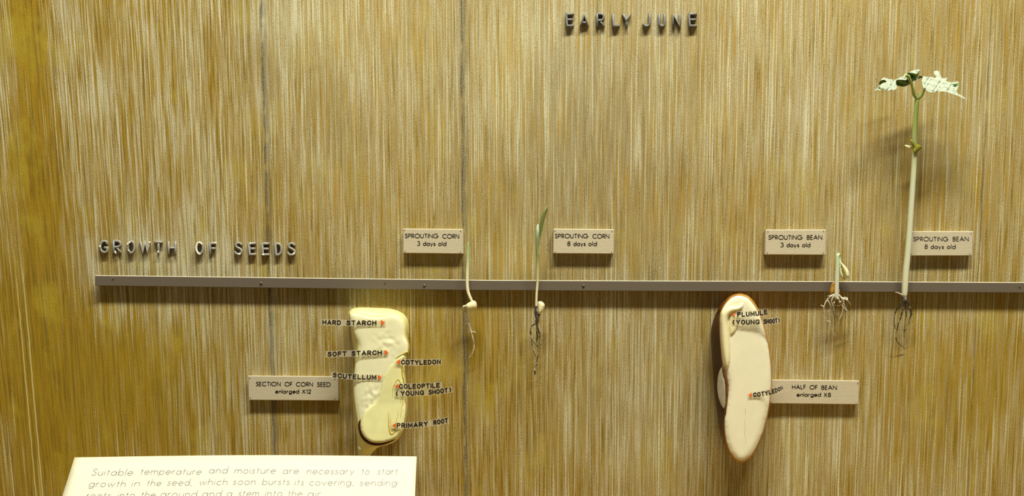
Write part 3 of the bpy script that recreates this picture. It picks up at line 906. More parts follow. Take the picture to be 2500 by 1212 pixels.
def build_corn():
    c = P(928, 930, 0)
    t = thing('corn_seed_model', c, 'large cream and yellow cut corn seed model with printed strips on it', 'model')
    n = 150
    s = resample(catmull(CORN_S, 5, True), n); f = resample(catmull(CORN_F, 5, True), n)
    # pair each silhouette point with the same control span of the face
    s = catmull(CORN_S, 4, True); f = catmull(CORN_F, 4, True)
    k = min(len(s), len(f))
    assert len(CORN_S) == len(CORN_F), (len(CORN_S), len(CORN_F))
    ctr = s.mean(0)
    rings = [[P(*(q+(ctr-q)*.05), 0.0) for q in s]]
    for an in (0, 12, 24, 36, 48, 60, 70, 80, 90):
        mmix = 1-math.cos(math.radians(an))
        mmix = .5*mmix+.5*an/90
        d = .010+(CD-.010)*math.sin(math.radians(an))**.85
        rings.append([P(*(a*(1-mmix)+b*mmix), d) for a, b in zip(s, f)])
    rings.append([P(*(b+(ctr-b)*.03), CD+.0001) for b in f])
    mb = MB(); loft(mb, rings)
    body = mb.build('hull', MAT['hull'], t); body['label'] = 'yellow outer hull'
    mb = MB()
    fi = f+(f.mean(0)-f)*.012
    pillow(mb, fi, lambda x, y: CD-.0001+lump(x, y), .0011, 16, 4, smooth_n=0, closed_back=False)
    mb.build('starch_face', MAT['starch'], t)
    # scutellum lobe
    lobe = [(991, 864), (986, 864.5), (973, 871.5), (957, 886), (943, 905), (932, 932), (925, 958), (918, 978), (898, 996), (886, 1013), (880, 1034), (882, 1055), (892, 1071), (908, 1081), (930, 1082.5), (950, 1078), (967, 1070.5), (978, 1058), (985, 1038),
            (989.5, 1010), (990.5, 975), (988, 942), (983, 908), (982, 888), (988, 873)]
    mb = MB()
    pillow(mb, lobe, lambda x, y: CD+.0002+max(0, (y-985)/90)*.0022, .0016, 6, 4)
    g = mb.build('scutellum', MAT['germ'], t)
    # dark layer under the lower left edge of the lobe
    cres = [(897, 996), (884, 1010), (875.5, 1030), (875, 1050), (882, 1069), (896, 1083), (914, 1089), (932, 1088), (952, 1081), (966, 1073), (950, 1077), (930, 1081), (908, 1079), (893, 1069), (883, 1054), (881.5, 1034), (887, 1014)]
    mb = MB()
    pillow(mb, cres, lambda x, y: CD-.001+.0006, .0012, 3, 3, smooth_n=3)
    q = mb.build('dark_layer', MAT['crescent'], t); q['label'] = 'dark brown crescent layer'
    # amber outline strokes
    gd = lambda y: CD+.0016+max(0, (y-985)/90)*.0022
    mb = MB()
    tube(mb, [(958, 972, gd(972), 0.75), (959, 952, gd(952), 1.20), (965, 936, gd(936), 1.35), (972, 927, gd(927), 1.50), (977, 934, gd(934), 1.35), (981, 944, gd(944), 1.20), (984, 960, gd(960), 0.90)], 6)
    tube(mb, [(983, 890, gd(890), 0.90), (981, 905, gd(905), 1.65), (985, 925, gd(925), 1.50), (989, 945, gd(945)-.0008, 0.90)], 6)
    tube(mb, [(983, 962, gd(962), 0.75), (984, 990, gd(990), 1.05)], 6)
    tube(mb, [(978, 966, gd(966), 0.60), (979, 984, gd(984), 0.90)], 6)
    mb.build('coleoptile', MAT['amber'], t)
    mb = MB()
    tube(mb, [(949.5, 1006, gd(1006), 0.75), (949, 1025, gd(1025), 1.50), (950.5, 1048, gd(1048), 1.95), (955, 1060, gd(1060), 2.25), (962, 1057, gd(1057), 1.80), (968, 1050, gd(1050), 1.35)], 6)
    tube(mb, [(953, 1020, gd(1020), 0.75), (954, 1040, gd(1040), 1.20), (957, 1052, gd(1052), 1.05), (964, 1046, gd(1046), 0.90), (970, 1020, gd(1020), 1.05), (973, 1000, gd(1000), 0.75)], 6)
    tube(mb, [(976, 1030, gd(1030), 0.60), (980, 1005, gd(1005), 1.05), (982, 985, gd(985), 0.75)], 6)
    mb.build('primary_root', MAT['amber'], t)
    # amber crease over the lobe's top corner
    mb = MB()
    tube(mb, [(965, 876, CD+.0010, .5), (975, 869.5, CD+.0012, 1.0), (986, 864, CD+.0012, 1.5), (994, 860, CD+.0008, 1.9), (995, 868, CD-.0008, 1.6), (991.5, 876, CD-.001, .9)], 7)
    mb.build('crease', MAT['amber'], t)
    # drawn-out tip
    tip = [(874, 1092), (884, 1092), (900, 1091), (917, 1096), (908, 1108), (898, 1124), (888, 1134), (880, 1128), (876, 1112)]
    mb = MB(); pillow(mb, tip, lambda x, y: .028-.0002*(y-1092), .004, 8, 4, back=.010)
    q = mb.build('tip', MAT['tip'], t); q['label'] = 'pale greenish drawn-out tip'
build_corn()

# ------------------------------------------------------------------ bean half model
BEAN_S = [(1802, 717), (1814, 718), (1825, 722), (1834, 729), (1842, 739), (1850, 752), (1857, 766), (1867, 796), (1873, 818), (1878.5, 842), (1884, 887), (1885, 933), (1880, 986), (1871, 1032), (1858, 1073), (1840, 1108), (1826, 1124), (1811, 1130.5),
          (1797, 1127), (1782, 1111), (1768, 1085), (1758.5, 1054), (1751, 1009), (1745, 963), (1740, 903), (1736, 849), (1735, 815), (1740, 787), (1752, 757), (1771, 732), (1786, 721)]
BEAN_F = [(1802, 721.5), (1813, 722.5), (1823, 726), (1832, 733), (1840, 743), (1848, 756), (1855, 770), (1864, 798), (1870, 820), (1875.5, 844), (1881, 888), (1882.5, 933), (1878, 984), (1869, 1030), (1856, 1070), (1838.5, 1104.5), (1825, 1120), (1811.5, 1127),
          (1799, 1123), (1785, 1107), (1775, 1082), (1770.5, 1054), (1770, 1020), (1777, 968), (1777.5, 935), (1765, 889), (1759.5, 840), (1757.5, 800), (1760, 764), (1772, 741), (1786, 727)]
BN = .036
def build_bean():
    assert len(BEAN_S) == len(BEAN_F)
    c = P(1812, 925, 0)
    t = thing('bean_half_model', c, 'large brown-skinned halved bean model with ivory cut face', 'model')
    s = catmull(BEAN_S, 5, True); f = catmull(BEAN_F, 5, True)
    ctr = s.mean(0)
    rings = [[P(*(q+(ctr-q)*.35), 0.0) for q in s], [P(*(q+(ctr-q)*.12), 0.004) for q in s], [P(*(q+(ctr-q)*.03), 0.010) for q in s]]
    for mmix in (0, .08, .22, .42, .65, .85, 1.0):
        d = .017+(BN-.017)*mmix**.75
        rings.append([P(*(a*(1-mmix)+b*mmix), d) for a, b in zip(s, f)])
    mb = MB(); loft(mb, rings)
    coat = mb.build('seed_coat', MAT['bean_coat'], t); coat['label'] = 'glossy brown seed coat'
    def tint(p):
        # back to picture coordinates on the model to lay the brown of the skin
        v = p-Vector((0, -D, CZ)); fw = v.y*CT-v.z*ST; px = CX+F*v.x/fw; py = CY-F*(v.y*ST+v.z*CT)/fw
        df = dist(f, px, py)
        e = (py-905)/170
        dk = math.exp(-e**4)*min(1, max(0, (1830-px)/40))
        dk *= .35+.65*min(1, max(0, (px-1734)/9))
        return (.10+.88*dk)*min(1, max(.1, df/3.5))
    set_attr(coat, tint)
    mb = MB(); pillow(mb, f, lambda x, y: BN-.0004, .0022, 16, 6, smooth_n=0)
    mb.build('cut_face', MAT['bean_flesh'], t)
    fd = lambda x, y: BN+.0002
    emb = [(1816.5, 736), (1811, 742), (1800, 747.5), (1788, 746), (1777, 748.5), (1766, 755), (1759.5, 764), (1757.5, 780), (1758, 800), (1760, 832), (1763, 862), (1767, 886), (1772.5, 901), (1778, 899), (1783, 884), (1784.5, 862), (1783, 838), (1781, 812), (1779, 788), (1781, 774), (1790, 766), (1800, 762), (1811, 756), (1815.5, 748)]
    mb = MB(); pillow(mb, emb, lambda x, y: BN+.0004, .0050, 11, 3.2)
    mb.build('embryo', MAT['embryo'], t)
    lf = [(1781, 773), (1790, 767), (1800, 765), (1804, 778), (1803, 795), (1797, 810), (1785, 822), (1781, 815), (1779, 795)]
    mb = MB(); pillow(mb, lf, lambda x, y: BN+.0012, .0022, 8, 3.2)
    mb.build('plumule', MAT['embryo_leaf'], t)
    # hilum and its lip on the left flank
    hil = [(1763, 897), (1757, 905), (1752.5, 922), (1751, 945), (1753, 965), (1758, 983), (1766, 998), (1770, 992), (1771, 975), (1771, 950), (1769, 930), (1764, 912)]
    mb = MB(); pillow(mb, hil, lambda x, y:   .0290+.0005*(x-1752), .0008, 6, 3, back=.004)
    q = mb.build('hilum', MAT['hilum'], t); q['label'] = 'pale oval scar on the flank'
    lip = [(1765, 888), (1762.5, 902), (1765, 917), (1769.5, 938), (1770.5, 965), (1768, 995), (1770, 1025), (1774, 1008), (1778, 975), (1779.5, 945), (1777, 925), (1772, 905)]
    mb = MB(); pillow(mb, lip, lambda x, y: BN-.0012, .0030, 5, 3, back=.004)
    mb.build('hilum_lip', MAT['lip'], t)
    # fine crack down the face
    mb = MB()
    for a in ([(1819, 998), (1819.5, 1010), (1820, 1016)], [(1818, 1025), (1819, 1045), (1818.5, 1062), (1821, 1075), (1820, 1083)]):
        tube(mb, [(x, y, BN+.0017, .45) for x, y in a], 5)
    mb.build('crack', MAT['lip'], t)
m, nt, b = newmat('brown_bean_coat')
at = N(nt, 'ShaderNodeAttribute'); at.attribute_name = 'tint'
nn = N(nt, 'ShaderNodeTexNoise'); nn.inputs['Scale'].default_value = 180
tcn = N(nt, 'ShaderNodeTexCoord'); nt.links.new(tcn.outputs['Object'], nn.inputs['Vector'])
vv = math_(nt, 'ADD', at.outputs['Fac'], math_(nt, 'MULTIPLY', math_(nt, 'SUBTRACT', nn.outputs[0], .5), .12))
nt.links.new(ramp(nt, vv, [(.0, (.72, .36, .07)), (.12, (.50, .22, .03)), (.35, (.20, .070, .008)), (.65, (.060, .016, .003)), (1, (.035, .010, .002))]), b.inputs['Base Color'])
b.inputs['Roughness'].default_value = .40; b.inputs['Specular IOR Level'].default_value = .22
MAT['bean_coat'] = m
build_bean()

# ------------------------------------------------------------------ printed acetate strips
def strip(path, height, words, cap, arrow, label, hw=1.3):
    """path: (s px, screen px, screen py, depth); s runs along the strip, text is laid out in s"""
    a = catmull(path, 8)
    sk = a[:, 0]
    def at(s_, y):
        q = [np.interp(s_, sk, a[:, i]) for i in (1, 2, 3)]
        e = .5
        q2 = [np.interp(s_+e, sk, a[:, i]) for i in (1, 2, 3)]; q1 = [np.interp(s_-e, sk, a[:, i]) for i in (1, 2, 3)]
        tx, ty = q2[0]-q1[0], q2[1]-q1[1]
        ln = math.hypot(tx, ty) or 1
        nx, ny = ty/ln, -tx/ln           # 'up' on screen
        if ny > 0: nx, ny = -nx, -ny
        # keep letters nearly upright while following the tilt
        return q[0]+nx*y*.6, q[1]+ny*y, q[2]
    s0, s1 = sk[0], sk[-1]
    c = P(*at((s0+s1)/2, 0))
    t = thing('acetate_strip', c, label, 'label', 'clear printed strips on the seed models')
    n = 40; vs = []; fs = []
    th = .00012
    for i in range(n+1):
        s_ = s0+(s1-s0)*i/n
        for y, dd in ((-height/2, 0), (height/2, 0), (height/2, -th), (-height/2, -th)):
            x_, y_, d_ = at(s_, y); vs.append(P(x_, y_, d_+dd))
    mi = []
    for i in range(n):
        for k in range(4):
            e = (k+1) % 4
            fs.append((i*4+k, i*4+e, i*4+4+e, i*4+4+k)); mi.append(0 if k in (0, 2) else 1)
    fs.append((0, 1, 2, 3)); fs.append((n*4, n*4+1, n*4+2, n*4+3)); mi += [1, 1]
    mesh('strip', vs, fs, [MAT['acetate'], MAT['acetate_edge']], t, smooth=False, midx=mi)
    def mp(x, y):
        x_, y_, d_ = at(x, y); return P(x_, y_, d_+.0002)
    lettering('lettering', [(w_, x0, x1, -cap/2) for w_, x0, x1 in words], SIGN, cap, hw, mp, MAT['ink'], t, gap=.34, capstyle='round')
    if arrow:
        x0, x1, hh = arrow
        mb = MB()
        tri = [(x0, hh/2), (x0, -hh/2), (x1, 0)]
        vs = [mp(*q) for q in tri]
        mb.add(vs+[v+Vector((0, .00015, 0)) for v in vs], [(0, 1, 2), (3, 5, 4), (0, 3, 4, 1), (1, 4, 5, 2), (2, 5, 3, 0)])
        mb.build('arrow', MAT['orange'], t, smooth=False)
    return t

TD = CD+.0018; T2 = CD+.0027
strip([(784, 784, 787, TD+.004), (840, 840, 788.6, TD+.001), (900, 900, 789, TD), (942, 942, 788, TD)], 16,
      [('HARD', 787, 832.5), ('STARCH', 845.5, 919)], 11.8, (930, 939.2, 13.5), 'clear strip reading HARD STARCH, topmost on the corn seed')
strip([(795, 795, 865.6, TD+.003), (860, 860, 863.5, TD+.001), (945, 948, 861, TD)], 16,
      [('SOFT', 799.5, 846.5), ('STARCH', 858, 930)], 11.8, (936.2, 946, 13), 'clear strip reading SOFT STARCH, second down on the corn seed')
strip([(809, 809, 915.5, TD+.005), (850, 850, 919.8, TD+.002), (890, 890, 921.4, TD), (936, 936, 922.3, TD)], 15,
      [('SCUTELLUM', 812, 919)], 11.8, (923, 931.8, 13), 'clear strip reading SCUTELLUM beside the corn seed board')
strip([(966, 966, 884, T2), (1010, 1010, 885.5, T2+.001), (1045, 1045, 885, T2+.003), (1079, 1079, 883.5, T2+.006)], 16.5,
      [('COTYLEDON', 979, 1076)], 11.8, (977, 968, 13.5), 'clear strip reading COTYLEDON on the corn seed')
strip([(963, 963, 943.6, T2), (1010, 1010, 944, T2+.001), (1080, 1080, 940.8, T2+.004)], 15.5,
      [('COLEOPTILE', 974, 1074)], 12, (973, 964.5, 13), 'clear strip reading COLEOPTILE on the corn seed')
strip([(964, 964, 961.5, T2), (1010, 1010, 960.5, T2+.001), (1060, 1060, 957.5, T2+.003), (1105, 1105, 951.5, T2+.006)], 15.5,
      [('(', 966.5, 972.5), ('YOUNG', 978, 1035.5), ('SHOOT', 1046, 1093.5), (')', 1096, 1101.5)], 12, None, 'clear strip reading (YOUNG SHOOT) under COLEOPTILE on the corn seed')
strip([(955, 955, 1039.3, T2+.002), (995, 995, 1039.5, T2+.003), (1040, 1040, 1035.5, T2+.005), (1096, 1096, 1026.5, T2+.008)], 16,
      [('PRIMARY', 968.5, 1045), ('ROOT', 1058, 1094)], 12, (967, 957.6, 12.5), 'clear strip reading PRIMARY ROOT, lowest on the corn seed')
BT = BN+.0036
strip([(1785, 1785, 768.5, BT), (1825, 1825, 767.5, BT+.001), (1855, 1855, 765, BT+.003), (1877, 1876, 761, BT+.006)], 15.5,
      [('PLUMULE', 1800, 1874.5)], 12, (1793.5, 1786.5, 13), 'clear strip reading PLUMULE at the top of the bean half')
strip([(1786, 1786, 787, BT), (1840, 1840, 787, BT+.001), (1880, 1880, 785, BT+.003), (1910, 1904.5, 782.5, BT+.002)], 15.5,
      [('(', 1788.5, 1794.5), ('YOUNG', 1797, 1854.5), ('SHOOT', 1863, 1902), (')', 1904.2, 1908.8)], 12, None, 'clear strip reading (YOUNG SHOOT) under PLUMULE on the bean half')
strip([(1826, 1826, 966, BN+.0026), (1860, 1860, 962.8, BN+.0035), (1890, 1888, 956, BN+.011), (1910, 1903, 950.5, BN+.010), (1924, 1912, 946, BN+.006)], 14.5,
      [('COTYLEDON', 1838.5, 1922.5)], 11.6, (1835.5, 1828, 12), 'clear strip reading COTYLEDON, curling over the edge of the bean half')

# ------------------------------------------------------------------ sprouts
def along(path_y0, path_y1):
    """attribute 0..1 from lower pixel row to upper pixel row"""
    z0 = P(0, path_y0, 0).z; z1 = P(0, path_y1, 0).z
    return lambda p: min(1, max(0, (p.z-z0)/(z1-z0)))

def roots(paths, mat, parent, name='root', sides=7, jit=.12):
    for p in paths:
        mb = MB(); tube(mb, p, sides, 4, jit=jit); mb.build(name, MAT[mat], parent)

# corn, three days
E = .016
t = thing('sprouting_corn', P(1146, 720, 0), 'short corn sprout with pale bare shoot beside the 3 days old corn board', 'sprout', 'corn sprouts on the rail')
mb = MB()
tube(mb, [(1143.2, 591.5, E-.002, 1.3), (1143, 600, E-.001, 2.2), (1142.4, 617, E, 2.6), (1142.3, 624, E, 3.2), (1141.8, 645, E, 3.7), (1140.8, 668, E, 3.9), (1140.6, 692, E, 3.9), (1142.5, 712, E, 3.9), (1147.5, 726, E, 3.7), (1153.5, 739, E, 3.2)], 12)
o = mb.build('shoot', MAT['corn_shoot'], t); set_attr(o, along(740, 592))
mb = MB()
pillow(mb, [(1137, 745), (1143, 740), (1151, 735.5), (1158, 734.5), (1163, 739), (1164.5, 747), (1162, 754), (1155, 757.5), (1146, 759.5), (1140, 756), (1136.5, 751)], lambda x, y: E, .0036, 11, 2.4, back=.0036)
o = mb.build('kernel', MAT['kernel'], t); set_attr(o, lambda p: .55)
roots([[(1138, 748, E, 3.0), (1133, 749, E, 3.6), (1131.5, 754, E-.001, 3.6), (1134.5, 762, E-.002, 2.6), (1138.5, 774, E-.003, 2.5), (1142, 787, E-.004, 2.8), (1147.5, 803, E-.005, 3.0), (1152, 818, E-.006, 2.6), (1156, 834, E-.007, 2.1), (1157.5, 846, E-.008, 1.8), (1155.5, 858, E-.008, 1.6), (1150.5, 868, E-.009, 1.2), (1145.5, 873.5, E-.009, .7)]], 'root', t)
roots([[(1142, 788, E-.004, .9), (1137, 790, E-.004, .6), (1134.5, 792, E-.004, .4)], [(1143, 792, E-.004, .9), (1148, 791, E-.003, .5)],
       [(1152, 812, E-.005, .9), (1157, 810, E-.005, .8), (1161, 813, E-.005, 1.0)], [(1136, 770, E-.003, .8), (1140, 768, E-.002, .5)], [(1132, 758, E-.002, .8), (1127.5, 762, E-.002, .4)],
       [(1148, 806, E-.005, .7), (1144, 810, E-.005, .5)], [(1150, 757, E, .6), (1151.5, 763, E, .4)]], 'root_white', t, 'rootlet', 5)

# corn, eight days
t = thing('sprouting_corn', P(1312, 720, 0), 'tall corn sprout with a green leaf blade beside the 8 days old corn board', 'sprout', 'corn sprouts on the rail')
mb = MB()
tube(mb, [(1310, 766, E, 3.4), (1309.2, 745, E, 3.1), (1310.2, 715, E, 3.0), (1312.2, 690, E, 3.1), (1312.6, 660, E+.001, 3.3), (1312.6, 630, E+.002, 3.7), (1312.6, 600, E+.003, 4.4), (1312.6, 575, E+.003, 4.4), (1312.4, 560, E+.003, 3.9), (1313, 552, E+.003, 2.6), (1313.6, 548.5, E+.003, 1.0)], 12)
o = mb.build('shoot', MAT['corn_sheath'], t); set_attr(o, along(766, 549))
mb = MB()
pillow(mb, [(1339.4, 502.0), (1332.5, 508.5), (1325.5, 518), (1320, 534), (1317.4, 550), (1316.2, 570), (1315, 600), (1313, 630), (1316, 626), (1318.6, 600), (1321.5, 576), (1325.2, 555), (1329.8, 536), (1334.2, 520), (1337.4, 511)],
       lambda x, y: E+.0045+.00009*(600-y), .0010, 3.5, 1.8, back=.0002, smooth_n=3)
o = mb.build('leaf_blade', MAT['corn_leaf'], t); set_attr(o, along(640, 503))
mb = MB()
pillow(mb, [(1313.5, 738), (1319, 736), (1325, 738), (1330, 745), (1328, 755), (1323, 764), (1317, 768), (1313, 766), (1311.5, 752)], lambda x, y: E, .0033, 9, 2.4, back=.003)
o = mb.build('kernel', MAT['kernel'], t); set_attr(o, lambda p: min(1, max(0, (p.x-P(1309, 750, E).x)/(14*S()))))
mb = MB()
tube(mb, [(1309.5, 748, E, 3.4), (1308.6, 762, E, 4.0), (1310, 772, E, 4.6), (1312, 779, E, 4.2), (1310, 787, E, 3.4), (1309, 793, E, 2.2)], 10, jit=.15)
tube(mb, [(1317, 767, E, 2.4), (1314, 774, E, 2.8), (1311.5, 782, E, 2.4)], 8, jit=.15)
mb.build('root_crown', MAT['root_dark'], t)
roots([[(1309, 790, E, 1.8), (1303, 793, E-.001, 1.6), (1297, 799, E-.002, 1.5), (1295, 808, E-.003, 1.5), (1296, 818, E-.004, 1.6), (1299, 826, E-.004, 1.5), (1303, 833, E-.005, 1.5), (1308, 841, E-.005, 1.2), (1313, 847, E-.006, .7)],
       [(1310.5, 790, E, 2.0), (1312, 800, E, 1.8), (1316, 811, E-.001, 2.1), (1318.5, 820, E-.002, 1.8), (1316, 828, E-.003, 1.1), (1319, 838, E-.004, .9), (1321, 842, E-.004, 1.2)],
       [(1311, 795, E, 1.6), (1310, 808, E-.001, 1.7), (1311.5, 822, E-.002, 1.8), (1310, 832, E-.003, 1.2), (1307.5, 840, E-.004, 1.2), (1301, 851, E-.005, 1.0), (1305, 862, E-.006, 1.0), (1308, 870, E-.007, .7)],
       [(1298, 824, E-.004, 1.1), (1298.5, 838, E-.005, 1.0), (1299.5, 847, E-.005, 1.0), (1303.5, 858, E-.006, 1.3), (1306.5, 868, E-.007, .8)],
       [(1312, 842, E-.005, .6), (1313, 856, E-.006, .6), (1315.5, 867, E-.006, .8), (1312, 874, E-.007, 1.3), (1311, 884, E-.008, 1.0), (1309.5, 891, E-.008, 1.9), (1306.5, 898, E-.009, 1.4), (1305, 907, E-.009, 2.2), (1306.5, 912, E-.010, 1.4), (1304.5, 918, E-.010, .6)]],
      'root_speck', t)
roots([[(1316, 793, E, .8), (1317.5, 803, E, .7), (1318, 812, E, .5)], [(1303, 830, E-.004, .8), (1307, 837, E-.004, .9), (1310, 843, E-.005, .6)], [(1303, 853, E-.005, .7), (1307, 866, E-.006, .7)]], 'root_white', t, 'rootlet', 5)

# bean, three days
B0 = .018
t = thing('sprouting_bean', P(2042, 690, 0), 'short bean sprout with hanging ivory seed leaves beside the 3 days old bean board', 'sprout', 'bean sprouts on the rail')
mb = MB()
tube(mb, [(2042, 726, B0, 5.4), (2042.3, 712, B0, 5.6), (2042.8, 690, B0, 5.5), (2043.6, 665, B0, 5.2), (2044.2, 645, B0, 5.0), (2044.6, 630, B0, 4.8), (2046, 622.5, B0, 4.2), (2048.5, 622.5, B0-.002, 3.2), (2049.8, 630, B0-.003, 2.8), (2051, 641, B0-.002, 2.8), (2053.5, 650, B0-.001, 2.6)], 14)
o = mb.build('stem', MAT['stem_pale'], t); set_attr(o, along(726, 620))
mb = MB()
pillow(mb, [(2049.5, 641), (2049, 655), (2049.5, 668), (2053, 677), (2059, 682.5), (2063, 681), (2061, 671), (2056, 657), (2052, 646)], lambda x, y: B0-.002, .0022, 6, 2.2, back=.002)
mb.build('seed_leaf', MAT['seedleaf'], t)
mb = MB()
pillow(mb, [(2051, 638.5), (2056, 643), (2064, 650.5), (2071, 660), (2074, 670), (2073, 678), (2068, 680), (2064, 676), (2060, 664), (2055, 650)], lambda x, y: B0-.0005, .0030, 7, 2.2, back=.002)
mb.build('seed_leaf', MAT['seedleaf'], t)
mb = MB()
pillow(mb, [(2052, 650), (2056, 660), (2061, 672), (2063.5, 682), (2062, 684), (2058.5, 678), (2054, 664)], lambda x, y: B0-.001, .0014, 3, 1.8)
mb.build('seam', MAT['seedleaf_in'], t)
mb = MB()
pillow(mb, [(2036, 689), (2032, 691), (2028, 699), (2026, 709), (2027, 717), (2031, 720), (2036, 718), (2038.5, 706), (2038.5, 694)], lambda x, y: B0-.002, .0022, 6, 2.2, back=.001)
o = mb.build('seed_coat', MAT['coat_brown'], t); o['label'] = 'split brown seed coat'
mb = MB()
pillow(mb, [(2047.5, 706), (2050, 708), (2050.5, 713), (2048, 719), (2046.5, 714)], lambda x, y: B0-.001, .0010, 3, 1.5)
mb.build('seed_coat', MAT['coat_brown'], t)
def rr(pts, r0, r1, d0=B0, dd=-.004):
    n = len(pts); return [(x, y, d0+dd*i/(n-1), r0+(r1-r0)*i/(n-1)) for i, (x, y) in enumerate(pts)]
def zc(pts): return [(1990+x/8.66, 690+y/8.66) for x, y in pts]
mb = MB(); tube(mb, [(2042, 722, B0, 5.4), (2042.5, 727, B0, 4.6), (2046, 729, B0+.001, 3.0)], 12); mb.build('root_crown', MAT['root_white'], t)
roots([rr(zc([(420, 255), (340, 285), (280, 340), (230, 410), (195, 490), (180, 560), (175, 610)]), 2.6, .7),
       rr(zc([(480, 250), (530, 300), (580, 340), (640, 355), (680, 365), (675, 335), (640, 318), (590, 325)]), 2.8, .9),
       rr(zc([(670, 375), (700, 400), (740, 465)]), 1.0, .8),
       rr(zc([(395, 285), (355, 360), (350, 420), (375, 480), (390, 540), (395, 590), (385, 635)]), 1.9, 1.1),
       rr(zc([(480, 320), (505, 370), (510, 420), (540, 410), (575, 375), (600, 410), (560, 455), (500, 495), (440, 485), (395, 460)]), 1.8, .9),
       rr(zc([(560, 330), (590, 380), (600, 420), (580, 480), (585, 560), (575, 640), (540, 730), (515, 800), (510, 855), (490, 870)]), 2.3, 1.0, dd=-.008),
       rr(zc([(580, 500), (620, 555), (660, 590), (705, 608)]), 1.4, .6),
       rr(zc([(600, 440), (640, 530), (690, 640), (715, 720), (725, 790), (715, 845)]), 1.2, .5, dd=-.01),
       rr(zc([(275, 390), (310, 460), (335, 520), (320, 570), (300, 640), (300, 720), (310, 810), (330, 920), (360, 1010), (395, 1080), (425, 1128)]), 1.5, .6, dd=-.01),
       rr(zc([(180, 510), (120, 480)]), 1.2, .8), rr(zc([(395, 440), (420, 400), (445, 350)]), 1.2, .9),
       rr(zc([(310, 600), (230, 610)]), .6, .4), rr(zc([(300, 830), (240, 800)]), .8, .4), rr(zc([(300, 290), (265, 290)]), 1.3, .9)], 'root_white', t)
roots([rr(zc([(385, 600), (400, 700), (410, 820), (420, 930)]), .9, .4, dd=-.01), rr(zc([(400, 680), (440, 730)]), .6, .4), rr(zc([(450, 690), (485, 810)]), .6, .4, dd=-.009), rr(zc([(180, 640), (230, 710)]), .5, .3)], 'root_speck', t, 'rootlet', 5)

# bean, eight days
t = thing('sprouting_bean', P(2212, 690, 0), 'tall bean seedling with two curled leaves, in front of the 8 days old bean board', 'sprout', 'bean sprouts on the rail')
H0, H1 = .0165, .019
hd = lambda y: H0+(H1-H0)*(720-y)/480
mb = MB()
tube(mb, [(x, y, hd(y), r) for x, y, r in ((2207.8, 723, 6.2), (2208.6, 712, 7.2), (2209.8, 690, 7.7), (2212, 660, 7.6), (2216, 620, 7.4), (2220, 570, 7.1), (2223.5, 520, 6.9), (2227, 470, 6.8), (2230, 425, 6.6), (2232.5, 385, 6.5), (2233.5, 362, 6.3), (2233, 345, 6.4), (2233.5, 320, 6.2), (2235.5, 290, 5.7), (2237.5, 265, 5.2), (2239.2, 246, 4.9), (2239.5, 238, 4.4))], 16)
o = mb.build('stem', MAT['bean_stem'], t); set_attr(o, along(722, 240))
def zl(pts): return [(2125+x/10.1, 155+y/10.1) for x, y in pts]
def pet(pts, d0, d1):
    n = len(pts); return [(2125+x/10.1, 155+y/10.1, d0+(d1-d0)*i/(n-1), r) for i, (x, y, r) in enumerate(pts)]
mb = MB(); tube(mb, pet([(1150, 870, 3.0), (1110, 825, 3.6), (1070, 760, 4.2), (1060, 680, 4.0), (1040, 600, 3.4), (1010, 500, 3.4), (970, 400, 4.0), (930, 320, 4.4), (880, 290, 3.9), (835, 305, 2.2)], H1, H1+.012), 12)
mb.build('petiole', MAT['petiole'], t)
mb = MB(); tube(mb, pet([(1180, 870, 3.0), (1220, 830, 4.2), (1270, 760, 4.0), (1310, 690, 3.2), (1335, 640, 2.6), (1345, 600, 2.0)], H1, H1+.006), 12)
mb.build('petiole', MAT['petiole'], t)
mb = MB(); tube(mb, pet([(1165, 860, 3.2), (1180, 790, 3.0), (1185, 740, 2.4), (1185, 710, 1.2)], H1+.001, H1+.002), 10)
mb.build('bud', MAT['petiole'], t)
# withered seed leaves part-way up
mb = MB()
pillow(mb, [(2222, 342), (2226, 340.5), (2230, 345), (2236, 352), (2245, 353), (2250, 357), (2250.5, 363), (2245, 367), (2240, 371), (2235, 376), (2230, 373), (2229, 367), (2231, 360), (2226, 353)], lambda x, y: H1+.0015, .0022, 5, 2.2, back=.001)
o = mb.build('seed_leaf', MAT['withered'], t); o['label'] = 'withered green seed leaf'
mb = MB()
pillow(mb, [(2208, 355), (2213, 354), (2221, 356), (2227, 358), (2225, 364), (2219, 364), (2213, 361)], lambda x, y: H1-.002, .0016, 4, 2.0, back=.001)
o = mb.build('seed_leaf', MAT['seedleaf'], t); o['label'] = 'pale shrunken seed leaf'
